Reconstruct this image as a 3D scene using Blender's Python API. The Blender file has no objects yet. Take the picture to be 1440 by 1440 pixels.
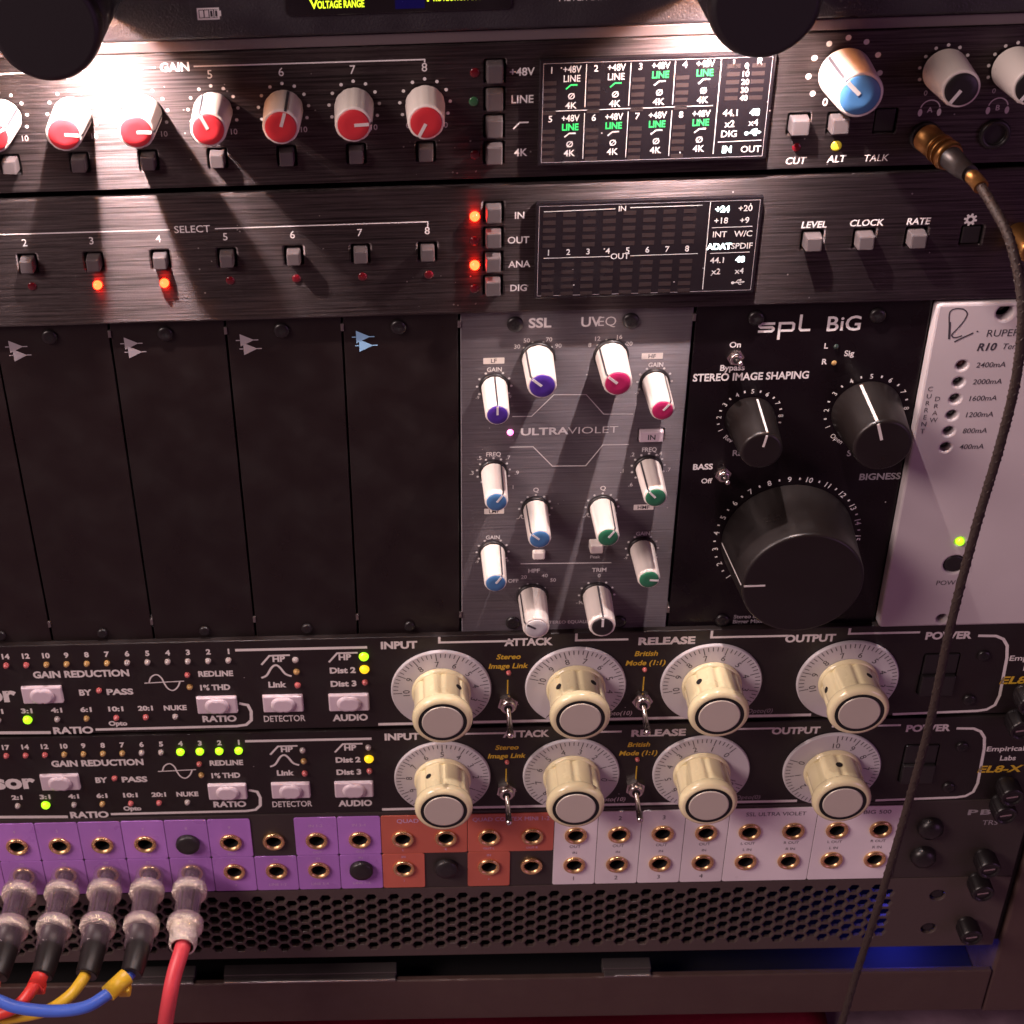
import bpy, bmesh, math, random
from mathutils import Vector, Matrix
random.seed(7)
scene = bpy.context.scene
COL = scene.collection
MM = 0.001

# ---------------------------------------------------------------- camera, light, exposure
# panel frame used throughout (millimetres): X right, Y up, Z out of the rack front.  world = (X, -Z, Y)
def world(x, y, z): return Vector((x*MM, -z*MM, y*MM))
cam_d = bpy.data.cameras.new('camera'); cam = bpy.data.objects.new('camera', cam_d); COL.objects.link(cam)
r_, u_, b_ = (0.99934548,-0.0355782,-0.00654305), (0.02556539,0.82257286,-0.56808477), (0.02559357,0.56754566,0.82294404)
def wd(v): return Vector((v[0], -v[2], v[1]))
M = Matrix.Identity(4)
for i, v in enumerate((r_, u_, b_)):
    w = wd(v)
    for j in range(3): M[j][i] = w[j]
M.translation = world(-16.73, 238.57, 456.14)
cam.matrix_world = M
cam_d.sensor_width = 36; cam_d.lens = 2224.4/1440*36; cam_d.shift_x = 196.9/1440
cam_d.clip_start = 0.01; cam_d.clip_end = 50
cam_d.dof.use_dof = True; cam_d.dof.focus_distance = 0.53; cam_d.dof.aperture_fstop = 36
scene.camera = cam

wld = bpy.data.worlds.new('World'); scene.world = wld; wld.use_nodes = True
bg = wld.node_tree.nodes['Background']; bg.inputs[0].default_value = (0.62, 0.17, 0.24, 1); bg.inputs[1].default_value = 0.06
def area_light(name, loc, target, size, power, color):
    d = bpy.data.lights.new(name, 'AREA'); d.energy = power; d.color = color; d.shape = 'RECTANGLE'; d.size = size[0]; d.size_y = size[1]
    o = bpy.data.objects.new(name, d); COL.objects.link(o); o.location = world(*loc)
    o.rotation_euler = (world(*target) - world(*loc)).to_track_quat('-Z', 'Y').to_euler()
    return o
area_light('room_lamp', (-1500, 1150, 900), (0, -100, 0), (0.9, 0.6), 40.0, (1.0, 0.77, 0.73))
area_light('violet_room_lamp', (1500, 100, 1300), (60, -120, 0), (0.7, 0.9), 3.3, (0.88, 0.42, 0.92))
def spot_light(name, loc, radius, power, color, angle):
    d = bpy.data.lights.new(name, 'SPOT'); d.energy = power; d.color = color; d.shadow_soft_size = radius*MM
    d.spot_size = math.radians(angle); d.spot_blend = 1.0
    o = bpy.data.objects.new(name, d); COL.objects.link(o); o.location = world(*loc); return o      # shines straight down
def point_light(name, loc, radius, power, color):
    d = bpy.data.lights.new(name, 'POINT'); d.energy = power; d.color = color; d.shadow_soft_size = radius*MM
    o = bpy.data.objects.new(name, d); COL.objects.link(o); o.location = world(*loc); return o
LAMPS = ((-109.5, 111.0), (78.0, 111.0))
for (lx, ly), dx in zip(LAMPS, (1.2, 0)):
    spot_light('rack_lamp_bulb', (lx+dx, ly-3.5, 24), 1.3, 1.35 if dx else 1.5, (1.0, 0.87, 0.88), 162)
    point_light('rack_lamp_filament', (lx+dx, ly-3.5, 24), 3.4, 0.32, (1.0, 0.36, 0.12))
point_light('blue_duct_light', (186, -273.5, -14), 4, 0.016, (0.05, 0.06, 1.0))
point_light('blue_rack_light', (206, -318, -48), 9, 0.06, (0.05, 0.06, 1.0))
scene.view_settings.view_transform = 'Standard'; scene.view_settings.look = 'None'
scene.view_settings.exposure = 0; scene.view_settings.gamma = 1
scene.cycles.max_bounces = 8

# ---------------------------------------------------------------- materials
MATS = {}
def nodes(name):
    m = bpy.data.materials.new(name); m.use_nodes = True
    nt = m.node_tree; return m, nt, nt.nodes['Principled BSDF']
def mat(name, color, rough=0.5, metal=0.0, emit=None, strength=0.0, grain=0.0, gscale=900, alpha=1.0, vary=0.0, spec=0.5, coat=0.0, gdist=0.0004):
    if name in MATS: return MATS[name]
    m, nt, p = nodes(name); L = nt.links.new
    p.inputs['Base Color'].default_value = (*color, 1); p.inputs['Roughness'].default_value = rough
    p.inputs['Metallic'].default_value = metal; p.inputs['Alpha'].default_value = alpha
    p.inputs['Specular IOR Level'].default_value = spec; p.inputs['Coat Weight'].default_value = coat
    if emit:
        p.inputs['Emission Color'].default_value = (*emit, 1); p.inputs['Emission Strength'].default_value = strength
    if grain or vary:
        tc = nt.nodes.new('ShaderNodeTexCoord'); n = nt.nodes.new('ShaderNodeTexNoise')
        n.inputs['Scale'].default_value = gscale; n.inputs['Detail'].default_value = 4; L(tc.outputs['Object'], n.inputs['Vector'])
        if grain:
            b = nt.nodes.new('ShaderNodeBump'); b.inputs['Strength'].default_value = grain; b.inputs['Distance'].default_value = gdist
            L(n.outputs['Fac'], b.inputs['Height']); L(b.outputs['Normal'], p.inputs['Normal'])
        if vary:
            n2 = nt.nodes.new('ShaderNodeTexNoise'); n2.inputs['Scale'].default_value = 60; n2.inputs['Detail'].default_value = 6
            L(tc.outputs['Object'], n2.inputs['Vector'])
            mx = nt.nodes.new('ShaderNodeMix'); mx.data_type = 'RGBA'
            L(n2.outputs['Fac'], mx.inputs['Factor'])
            mx.inputs['A'].default_value = (*[c*(1-vary) for c in color], 1); mx.inputs['B'].default_value = (*[min(1, c*(1+vary)) for c in color], 1)
            oi = nt.nodes.new('ShaderNodeObjectInfo'); ag = nt.nodes.new('ShaderNodeMapRange')      # no two pieces have aged alike
            ag.inputs['To Min'].default_value = 1-0.9*vary; ag.inputs['To Max'].default_value = 1+0.5*vary; L(oi.outputs['Random'], ag.inputs['Value'])
            sc_ = nt.nodes.new('ShaderNodeVectorMath'); sc_.operation = 'SCALE'; L(mx.outputs['Result'], sc_.inputs[0]); L(ag.outputs['Result'], sc_.inputs['Scale'])
            L(sc_.outputs['Vector'], p.inputs['Base Color'])
            mr = nt.nodes.new('ShaderNodeMapRange'); mr.inputs['To Min'].default_value = max(0, rough-0.08-vary*0.5); mr.inputs['To Max'].default_value = min(1, rough+0.1+vary*0.5); mr.inputs['From Min'].default_value = 0.3; mr.inputs['From Max'].default_value = 0.7
            L(n2.outputs['Fac'], mr.inputs['Value']); L(mr.outputs['Result'], p.inputs['Roughness'])
    MATS[name] = m; return m
def add_dust(nt, p, src, amount, size):
    """scattered pale specks of dust lying on the face"""
    L = nt.links.new
    tc = nt.nodes.new('ShaderNodeTexCoord')
    v = nt.nodes.new('ShaderNodeTexVoronoi'); v.inputs['Scale'].default_value = 260; L(tc.outputs['Object'], v.inputs['Vector'])
    n = nt.nodes.new('ShaderNodeTexNoise'); n.inputs['Scale'].default_value = 35; n.inputs['Detail'].default_value = 3; L(tc.outputs['Object'], n.inputs['Vector'])
    lt = nt.nodes.new('ShaderNodeMath'); lt.operation = 'LESS_THAN'; lt.inputs[1].default_value = size; L(v.outputs['Distance'], lt.inputs[0])
    gt = nt.nodes.new('ShaderNodeMath'); gt.operation = 'GREATER_THAN'; gt.inputs[1].default_value = amount; L(n.outputs['Fac'], gt.inputs[0])
    ml = nt.nodes.new('ShaderNodeMath'); ml.operation = 'MULTIPLY'; L(lt.outputs[0], ml.inputs[0]); L(gt.outputs[0], ml.inputs[1])
    mx = nt.nodes.new('ShaderNodeMix'); mx.data_type = 'RGBA'; L(ml.outputs[0], mx.inputs['Factor'])
    if src is None and p.inputs['Base Color'].is_linked: src = p.inputs['Base Color'].links[0].from_socket
    if src is None: mx.inputs['A'].default_value = p.inputs['Base Color'].default_value
    else: L(src, mx.inputs['A'])
    mx.inputs['B'].default_value = (0.55, 0.52, 0.5, 1)
    L(mx.outputs['Result'], p.inputs['Base Color'])
def brushed(name, color, rough, metal, bump=0.5, dust=0.56, contrast=0.6):
    m, nt, p = nodes(name); L = nt.links.new
    tc = nt.nodes.new('ShaderNodeTexCoord'); mp = nt.nodes.new('ShaderNodeMapping'); mp.inputs['Scale'].default_value = (28, 1500, 200)
    L(tc.outputs['Object'], mp.inputs['Vector'])
    n = nt.nodes.new('ShaderNodeTexNoise'); n.inputs['Scale'].default_value = 1; n.inputs['Detail'].default_value = 5; n.inputs['Roughness'].default_value = 0.65
    L(mp.outputs['Vector'], n.inputs['Vector'])
    b = nt.nodes.new('ShaderNodeBump'); b.inputs['Strength'].default_value = bump; b.inputs['Distance'].default_value = 0.0005
    L(n.outputs['Fac'], b.inputs['Height']); L(b.outputs['Normal'], p.inputs['Normal'])
    cr = nt.nodes.new('ShaderNodeMapRange'); cr.inputs['From Min'].default_value = 0.32; cr.inputs['From Max'].default_value = 0.7
    cr.inputs['To Min'].default_value = 1-contrast; cr.inputs['To Max'].default_value = 1+contrast; L(n.outputs['Fac'], cr.inputs['Value'])
    vm = nt.nodes.new('ShaderNodeVectorMath'); vm.operation = 'SCALE'; vm.inputs[0].default_value = color; L(cr.outputs['Result'], vm.inputs['Scale'])
    p.inputs['Metallic'].default_value = metal; p.inputs['Roughness'].default_value = rough
    p.inputs['Anisotropic'].default_value = 0.95                 # the brush lines run sideways, so the gloss smears up and down
    tg = nt.nodes.new('ShaderNodeCombineXYZ'); tg.inputs[2].default_value = 1.0; L(tg.outputs[0], p.inputs['Tangent'])
    add_dust(nt, p, vm.outputs['Vector'], dust, 0.075)
    MATS[name] = m; return m
def dusty(name, color, rough, grain, gscale, dust=0.6, spec=0.5):
    m = mat(name, color, rough, 0, None, 0, grain, gscale, spec=spec, vary=0.25)
    add_dust(m.node_tree, m.node_tree.nodes['Principled BSDF'], None, dust, 0.06); return m
brushed('black_brushed', (0.140, 0.116, 0.119), 0.62, 0.97)
brushed('grey_brushed', (0.215, 0.195, 0.215), 0.62, 0.66, 0.3, 0.6, 0.25)
dusty('satin_black', (0.0110, 0.0062, 0.0060), 0.42, 0.06, 1500, 0.68, 0.4)
dusty('deep_black', (0.0050, 0.0028, 0.0042), 0.3, 0.03, 1500, 0.64, 0.3)
dusty('enamel_black', (0.011, 0.0065, 0.0065), 0.5, 0.12, 1800, 0.64)
dusty('textured_black', (0.022, 0.019, 0.024), 0.45, 0.55, 1500, 0.62)
mat('chassis_black', (0.008, 0.007, 0.008), 0.6)
mat('hole_black', (0.004, 0.003, 0.004), 0.8)
mat('strip_metal', (0.16, 0.13, 0.135), 0.5, 0.5, grain=0.05)
mat('print_white', (0.78, 0.76, 0.74), 0.5)
mat('print_cream', (0.72, 0.68, 0.65), 0.5)
mat('print_grey', (0.30, 0.27, 0.29), 0.5)
mat('print_dark', (0.05, 0.045, 0.055), 0.5)
mat('print_yellow', (0.62, 0.40, 0.03), 0.5)
mat('print_blue', (0.25, 0.48, 0.72), 0.5)
mat('print_pale', (0.62, 0.42, 0.66), 0.5)
mat('light_grey_paint', (0.54, 0.49, 0.50), 0.42, grain=0.03, gscale=2500, vary=0.05)
mat('white_plastic', (0.80, 0.74, 0.68), 0.35, vary=0.05)
mat('red_plastic', (0.62, 0.035, 0.045), 0.4, vary=0.08)
mat('blue_plastic', (0.065, 0.20, 0.42), 0.4, vary=0.08)
mat('violet_plastic', (0.075, 0.03, 0.30), 0.4, vary=0.08)
mat('pink_plastic', (0.50, 0.02, 0.12), 0.4, vary=0.08)
mat('green_plastic', (0.025, 0.17, 0.085), 0.4, vary=0.08)
mat('pale_plastic', (0.55, 0.55, 0.55), 0.4, vary=0.05)
mat('black_plastic', (0.014, 0.012, 0.013), 0.4, grain=0.04)
mat('soft_black', (0.009, 0.0065, 0.0062), 0.40, grain=0.06, gscale=2500, vary=0.1)
mat('lamp_black', (0.010, 0.008, 0.011), 0.5, grain=0.08)
mat('lamp_inside', (0.05, 0.045, 0.045), 0.5)
mat('grey_button', (0.10, 0.085, 0.088), 0.45, grain=0.08, gscale=1500, vary=0.12)
mat('pink_button', (0.62, 0.52, 0.57), 0.38, vary=0.06)
mat('cream_plastic', (0.77, 0.69, 0.42), 0.24, vary=0.12, coat=0.5)
mat('cap_metal', (0.60, 0.55, 0.47), 0.38, 0.2, vary=0.06)
mat('dial_white', (0.54, 0.51, 0.53), 0.45, vary=0.06)
mat('chrome', (0.62, 0.56, 0.54), 0.25, 1.0, grain=0.05)
mat('knurled_metal', (0.95, 0.84, 0.74), 0.24, 0.85, grain=1.0, gscale=1000, gdist=0.0016)
mat('brass', (0.80, 0.52, 0.26), 0.3, 0.9, grain=0.3, vary=0.12)
mat('gold', (0.34, 0.17, 0.055), 0.38, 0.9, grain=0.1)
mat('screw_black', (0.009, 0.007, 0.008), 0.35, 0.0, grain=0.1)
dusty('display_black', (0.010, 0.008, 0.010), 0.16, 0.0, 900, 0.50)
mat('segment_off', (0.022, 0.014, 0.014), 0.5)
mat('text_dim', (0.50, 0.48, 0.47), 0.4, emit=(1, 0.93, 0.95), strength=0.08)
mat('text_green', (0.02, 0.22, 0.06), 0.4, emit=(0.06, 1.0, 0.20), strength=0.75)
mat('text_lit', (0.7, 0.8, 0.8), 0.4, emit=(0.75, 1.0, 1.0), strength=3.5)
mat('text_lime', (0.5, 0.6, 0.05), 0.4, emit=(0.75, 1.0, 0.02), strength=1.6)
mat('display_blue', (0.003, 0.003, 0.03), 0.2, emit=(0.02, 0.02, 1.0), strength=0.03)
mat('led_red_on', (0.5, 0.02, 0.01), 0.3, emit=(1.0, 0.013, 0.003), strength=42)
mat('led_green_on', (0.3, 0.6, 0.02), 0.3, emit=(0.42, 1.0, 0.012), strength=1.5)
mat('led_amber_on', (0.6, 0.4, 0.02), 0.3, emit=(1.0, 0.62, 0.01), strength=1.1)
mat('led_pink_on', (0.8, 0.4, 0.6), 0.3, emit=(1.0, 0.16, 0.48), strength=4.0)
mat('led_red', (0.10, 0.004, 0.008), 0.2, coat=0.5)
mat('led_rose', (0.42, 0.10, 0.10), 0.2, coat=0.5)
mat('led_green', (0.03, 0.11, 0.045), 0.2, coat=0.5)
mat('led_dark', (0.02, 0.035, 0.03), 0.15, coat=0.5)
mat('led_amber', (0.36, 0.22, 0.08), 0.2, coat=0.5)
mat('led_clear', (0.34, 0.29, 0.28), 0.2, coat=0.5)
mat('led_yellow', (0.62, 0.50, 0.04), 0.3, emit=(1, .75, .02), strength=0.15)
mat('card_purple', (0.43, 0.19, 0.60), 0.35, vary=0.13)
mat('card_red', (0.54, 0.13, 0.085), 0.4, vary=0.12)
mat('card_white', (0.80, 0.74, 0.76), 0.4, vary=0.10)
mat('bay_black', (0.035, 0.026, 0.024), 0.5, grain=0.1)
mat('vent_grey', (0.066, 0.046, 0.042), 0.5, grain=0.12)
mat('rack_brown', (0.070, 0.040, 0.034), 0.55, grain=0.12, vary=0.2)
mat('aluminium', (0.22, 0.19, 0.19), 0.4, 0.8, grain=0.05)
def clear_plastic(name):
    m = mat(name, (0.25, 0.175, 0.215), 0.05, spec=1.0, coat=1.0)
    nt = m.node_tree; lw = nt.nodes.new('ShaderNodeLayerWeight'); lw.inputs['Blend'].default_value = 0.45
    mr = nt.nodes.new('ShaderNodeMapRange'); mr.inputs['To Min'].default_value = 0.10; mr.inputs['To Max'].default_value = 0.62
    nt.links.new(lw.outputs['Facing'], mr.inputs['Value']); nt.links.new(mr.outputs['Result'], nt.nodes['Principled BSDF'].inputs['Alpha'])
clear_plastic('clear_sleeve')
mat('core_metal', (0.040, 0.024, 0.034), 0.25, 0.3, coat=0.6)
mat('boot_black', (0.013, 0.010, 0.010), 0.42)
mat('cord_red', (0.70, 0.045, 0.035), 0.4)
mat('cord_pink', (0.72, 0.07, 0.09), 0.42)
mat('cord_yellow', (0.72, 0.46, 0.03), 0.4)
mat('cord_blue', (0.06, 0.14, 0.60), 0.38)
mat('cord_brown', (0.028, 0.017, 0.014), 0.6, grain=0.5, gscale=1500)
mat('cloth_red', (0.32, 0.005, 0.04), 0.8, grain=0.3, gscale=300)
mat('carpet', (0.20, 0.13, 0.17), 0.95, grain=0.6, gscale=250, vary=0.6)

# ---------------------------------------------------------------- mesh helpers (mm, panel frame)
def bm_new(): return bmesh.new()
def set_mi(faces, mi):
    for f in faces: f.material_index = mi
def box(bm, x0, x1, y0, y1, z0, z1, bev=0.0, mi=0, seg=2, taper=0.0):
    r = bmesh.ops.create_cube(bm, size=1.0); vs = r['verts']
    for v in vs:
        front = v.co.z > 0
        v.co = Vector(((x0+x1)/2 + v.co.x*((x1-x0) - (2*taper if front else 0)), (y0+y1)/2 + v.co.y*((y1-y0) - (2*taper if front else 0)), z1 if front else z0))
    fs = list({f for v in vs for f in v.link_faces}); set_mi(fs, mi)
    if bev:
        es = list({e for v in vs for e in v.link_edges})
        r = bmesh.ops.bevel(bm, geom=es, offset=bev, segments=seg, affect='EDGES', profile=0.5); set_mi(r['faces'], mi)
def lathe(bm, prof, seg=32, c=(0, 0), mi=0, cap=True, rfun=None, smooth=True, axis=None):
    """prof: [(radius, z)] from back to front; closed at the front by a disc"""
    rings = []
    for r, z in prof:
        ring = []
        for i in range(seg):
            a = 2*math.pi*i/seg; rr = r*(rfun(a, z) if rfun else 1)
            ring.append(bm.verts.new((c[0]+rr*math.sin(a), c[1]+rr*math.cos(a), z)))
        rings.append(ring)
    for k in range(len(rings)-1):
        for i in range(seg):
            f = bm.faces.new((rings[k][(i+1) % seg], rings[k][i], rings[k+1][i], rings[k+1][(i+1) % seg])); f.material_index = mi; f.smooth = smooth
    if cap:
        f = bm.faces.new(list(reversed(rings[-1]))); f.material_index = mi
    return rings
def poly(bm, pts, z, mi=0):
    vs = [bm.verts.new((x, y, z)) for x, y in pts]
    f = bm.faces.new(vs); f.material_index = mi; f.normal_update()
    if f.normal.z < 0: f.normal_flip()
    return f
def disc(bm, x, y, r, z, mi=0, n=14): poly(bm, [(x+r*math.cos(2*math.pi*i/n), y+r*math.sin(2*math.pi*i/n)) for i in range(n)], z, mi)
def ringflat(bm, x, y, r0, r1, z, mi=0, n=48, a0=0.0, a1=360.0):
    full = a1-a0 >= 360; m = n if full else n+1; A = []
    for i in range(m):
        a = math.radians(a0+(a1-a0)*i/n); s, c = math.sin(a), math.cos(a)
        A.append((bm.verts.new((x+r0*s, y+r0*c, z)), bm.verts.new((x+r1*s, y+r1*c, z))))
    for i in range(n):
        p, q = A[i], A[(i+1) % m]
        f = bm.faces.new((p[0], q[0], q[1], p[1])); f.material_index = mi; f.normal_update()
        if f.normal.z < 0: f.normal_flip()
def stroke(bm, pts, w, z, mi=0):
    """flat mitred ribbon along a polyline"""
    P = [Vector((p[0], p[1])) for p in pts]; n = len(P); A = []
    for i in range(n):
        d0 = (P[i]-P[i-1]).normalized() if i else (P[1]-P[0]).normalized()
        d1 = (P[i+1]-P[i]).normalized() if i < n-1 else d0
        t = (d0+d1); t = t.normalized() if t.length > 1e-6 else d0
        nrm = Vector((-t.y, t.x)); k = w/2/max(0.35, nrm.dot(Vector((-d0.y, d0.x))))
        a, b = P[i]+nrm*k, P[i]-nrm*k
        A.append((bm.verts.new((a.x, a.y, z)), bm.verts.new((b.x, b.y, z))))
    for i in range(n-1):
        f = bm.faces.new((A[i][1], A[i+1][1], A[i+1][0], A[i][0])); f.material_index = mi
def spline(pts, n=8):
    """Catmull-Rom through points of any dimension"""
    P = [Vector(p) for p in pts]; out = []
    for i in range(len(P)-1):
        p0, p1, p2, p3 = P[max(0, i-1)], P[i], P[i+1], P[min(len(P)-1, i+2)]
        for k in range(n):
            t = k/n
            out.append(0.5*((2*p1)+(p2-p0)*t+(2*p0-5*p1+4*p2-p3)*t*t+(3*p1-p0-3*p2+p3)*t*t*t))
    out.append(P[-1]); return out
def tube(bm, pts, r, seg=12, mi=0, cap=True):
    P = [Vector(p) for p in pts]; n = len(P); rad = r if callable(r) else (lambda t: r)
    t0 = (P[1]-P[0]).normalized(); up = Vector((0, 0, 1)) if abs(t0.z) < 0.9 else Vector((1, 0, 0))
    nx = t0.cross(up).normalized(); rings = []
    for i in range(n):
        t = (P[min(n-1, i+1)]-P[max(0, i-1)]).normalized(); nx = (nx - t*nx.dot(t)).normalized(); ny = t.cross(nx)
        rings.append([bm.verts.new(P[i]+(nx*math.cos(2*math.pi*k/seg)+ny*math.sin(2*math.pi*k/seg))*rad(i/(n-1))) for k in range(seg)])
    for i in range(n-1):
        for k in range(seg):
            f = bm.faces.new((rings[i][k], rings[i][(k+1) % seg], rings[i+1][(k+1) % seg], rings[i+1][k])); f.smooth = True; f.material_index = mi
    if cap:
        for g in (rings[0], list(reversed(rings[-1]))):
            f = bm.faces.new(g); f.material_index = mi
# lettering ---------------------------------------------------------------
GLYPH = {}
def glyphs(s, bold):
    k = (s, bold)
    if k not in GLYPH:
        c = bpy.data.curves.new('lettering', 'FONT'); c.body = s; c.size = 1; c.offset = bold; c.resolution_u = 3; c.fill_mode = 'FRONT'
        o = bpy.data.objects.new('lettering', c); COL.objects.link(o)
        dg = bpy.context.evaluated_depsgraph_get(); me = bpy.data.meshes.new_from_object(o.evaluated_get(dg))
        vs = [(v.co.x, v.co.y) for v in me.vertices]; fs = [tuple(p.vertices) for p in me.polygons]
        bpy.data.objects.remove(o); bpy.data.curves.remove(c); bpy.data.meshes.remove(me)
        GLYPH[k] = (vs, fs)
    return GLYPH[k]
CAP = max(v[1] for v in glyphs('H', 0)[0])
def text(bm, s, x, y, h, z, mi=0, w=None, b=0.012, shear=0.0, rot=0.0, al='c'):
    """s centred at x, y with capitals h tall (optionally w wide); rot in degrees clockwise"""
    vs, fs = glyphs(s, b)
    if not vs: return
    x0 = min(v[0] for v in vs); x1 = max(v[0] for v in vs); k = h/CAP
    kx = k if w is None else w/(x1-x0)
    ox = {'c': (x0+x1)/2, 'l': x0, 'r': x1}[al]; a = math.radians(-rot); ca, sa = math.cos(a), math.sin(a)
    V = []
    for vx, vy in vs:
        px = (vx-ox)*kx; py = vy*k - h/2; px += py*shear
        V.append(bm.verts.new((x+px*ca-py*sa, y+px*sa+py*ca, z)))
    for f in fs:
        try: nf = bm.faces.new([V[i] for i in f])
        except ValueError: continue
        nf.material_index = mi; nf.normal_update()
        if nf.normal.z < 0: nf.normal_flip()
# plates with holes -------------------------------------------------------
def rrect(x0, x1, y0, y1, r, n=5):
    pts = []
    for cx, cy, a0 in ((x1-r, y1-r, 0), (x0+r, y1-r, 90), (x0+r, y0+r, 180), (x1-r, y0+r, 270)):
        for i in range(n+1):
            a = math.radians(a0+90*i/n); pts.append((cx+r*math.cos(a), cy+r*math.sin(a)))
    return pts
def ngon(x, y, r, n=24, a0=0.0, ry=None):
    ry = r if ry is None else ry
    return [(x+r*math.cos(2*math.pi*i/n+a0), y+ry*math.sin(2*math.pi*i/n+a0)) for i in range(n)]
def plate(bm, outline, holes, z0, z1, bev=0.3, mi=0):
    """a real sheet between z0 and z1 with bevelled edges and cut-out holes"""
    c = bpy.data.curves.new('sheet', 'CURVE'); c.dimensions = '2D'; c.fill_mode = 'BOTH'
    c.extrude = (z1-z0)/2-bev; c.bevel_depth = bev; c.bevel_resolution = 1; c.offset = -bev
    for pts in [outline]+holes:
        s = c.splines.new('POLY'); s.points.add(len(pts)-1); s.use_cyclic_u = True
        for p, q in zip(s.points, pts): p.co = (q[0], q[1], 0, 1)
    o = bpy.data.objects.new('sheet', c); COL.objects.link(o)
    dg = bpy.context.evaluated_depsgraph_get(); me = bpy.data.meshes.new_from_object(o.evaluated_get(dg))
    vs = [bm.verts.new((v.co.x, v.co.y, v.co.z+(z0+z1)/2)) for v in me.vertices]
    for p in me.polygons:
        try: f = bm.faces.new([vs[i] for i in p.vertices])
        except ValueError: continue
        f.material_index = mi; f.smooth = False
    bpy.data.objects.remove(o); bpy.data.curves.remove(c); bpy.data.meshes.remove(me)
# objects -----------------------------------------------------------------
class Thing:
    def __init__(s, name, label, cat, o, group=None, kind=None):
        e = bpy.data.objects.new(name, None); COL.objects.link(e); e.empty_display_size = 0.01
        e.location = world(*o); e.rotation_euler = (math.pi/2, 0, 0); e['label'] = label; e['category'] = cat
        if group: e['group'] = group
        if kind: e['kind'] = kind
        s.e = e; s.o = Vector(o)
    def add(s, name, bm, mats, parent=None, label=None):
        """mesh in panel coordinates -> a part (or, with parent, a sub-part)"""
        me = bpy.data.meshes.new(name)
        for v in bm.verts: v.co = (v.co - s.o)*MM
        bm.to_mesh(me); bm.free()
        return s.link(name, me, mats, parent, (0, 0, 0), 0, label)
    def link(s, name, me, mats, parent, loc, rot, label):
        if not me.materials:
            for m in ([mats] if isinstance(mats, str) else mats): me.materials.append(MATS[m])
        o = bpy.data.objects.new(name, me); COL.objects.link(o); o.parent = parent or s.e
        o.location = loc; o.rotation_euler = (0, 0, math.radians(-rot))
        if label: o['label'] = label
        return o
    def put(s, name, me, x, y, z, rot=0, parent=None, label=None):
        """a shared mesh (built round its own origin, mm scaled) placed at a panel point"""
        loc = (Vector((x, y, z))-s.o)*MM
        return s.link(name, me, [], parent, loc, rot, label)
PROTO = {}
def proto(key, build, mats):
    if key not in PROTO:
        bm = bm_new(); build(bm)
        for v in bm.verts: v.co *= MM
        me = bpy.data.meshes.new(key.split('|')[0]); bm.to_mesh(me); bm.free()
        for m in mats: me.materials.append(MATS[m])
        PROTO[key] = me
    return PROTO[key]
# shared small parts --------------------------------------------------------
def led(t, x, y, z, r, m, label=None, h=None):
    h = h or r*0.8
    def b(bm): lathe(bm, [(r, -0.5), (r, 0.25*h), (r*0.86, 0.62*h), (r*0.55, 0.9*h), (r*0.2, h)], 20)
    return t.put('led', proto('led|%s|%.2f|%.2f' % (m, r, h), b, [m]), x, y, z, label=label)
def button(t, x, y, z, w, h, d, m, label=None, name='push_button', bev=0.45, taper=0.25):
    def b(bm): box(bm, -w/2, w/2, -h/2, h/2, -2.5, d, bev, taper=taper)
    return t.put(name, proto('push_button|%s|%.1f|%.1f|%.1f' % (m, w, h, d), b, [m]), x, y, z, label=label)
def screw(t, x, y, z, r=2.6, m='screw_black', name='screw'):
    def b(bm):
        lathe(bm, [(r, -0.6), (r, 0.7), (r*0.85, 1.1), (r*0.55, 1.2)], 24)
        stroke(bm, [(-r*0.42, 0), (r*0.42, 0)], r*0.22, 1.23, 1); stroke(bm, [(0, -r*0.42), (0, r*0.42)], r*0.22, 1.25, 1)
    return t.put(name, proto('screw|%s|%.1f' % (m, r), b, [m, 'hole_black']), x, y, z, rot=random.uniform(0, 90))
def grooved(n, depth, frac=0.22):
    def f(a, z):
        u = (a*n/(2*math.pi)) % 1.0
        return 1-depth if u < frac else 1.0
    return f
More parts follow.
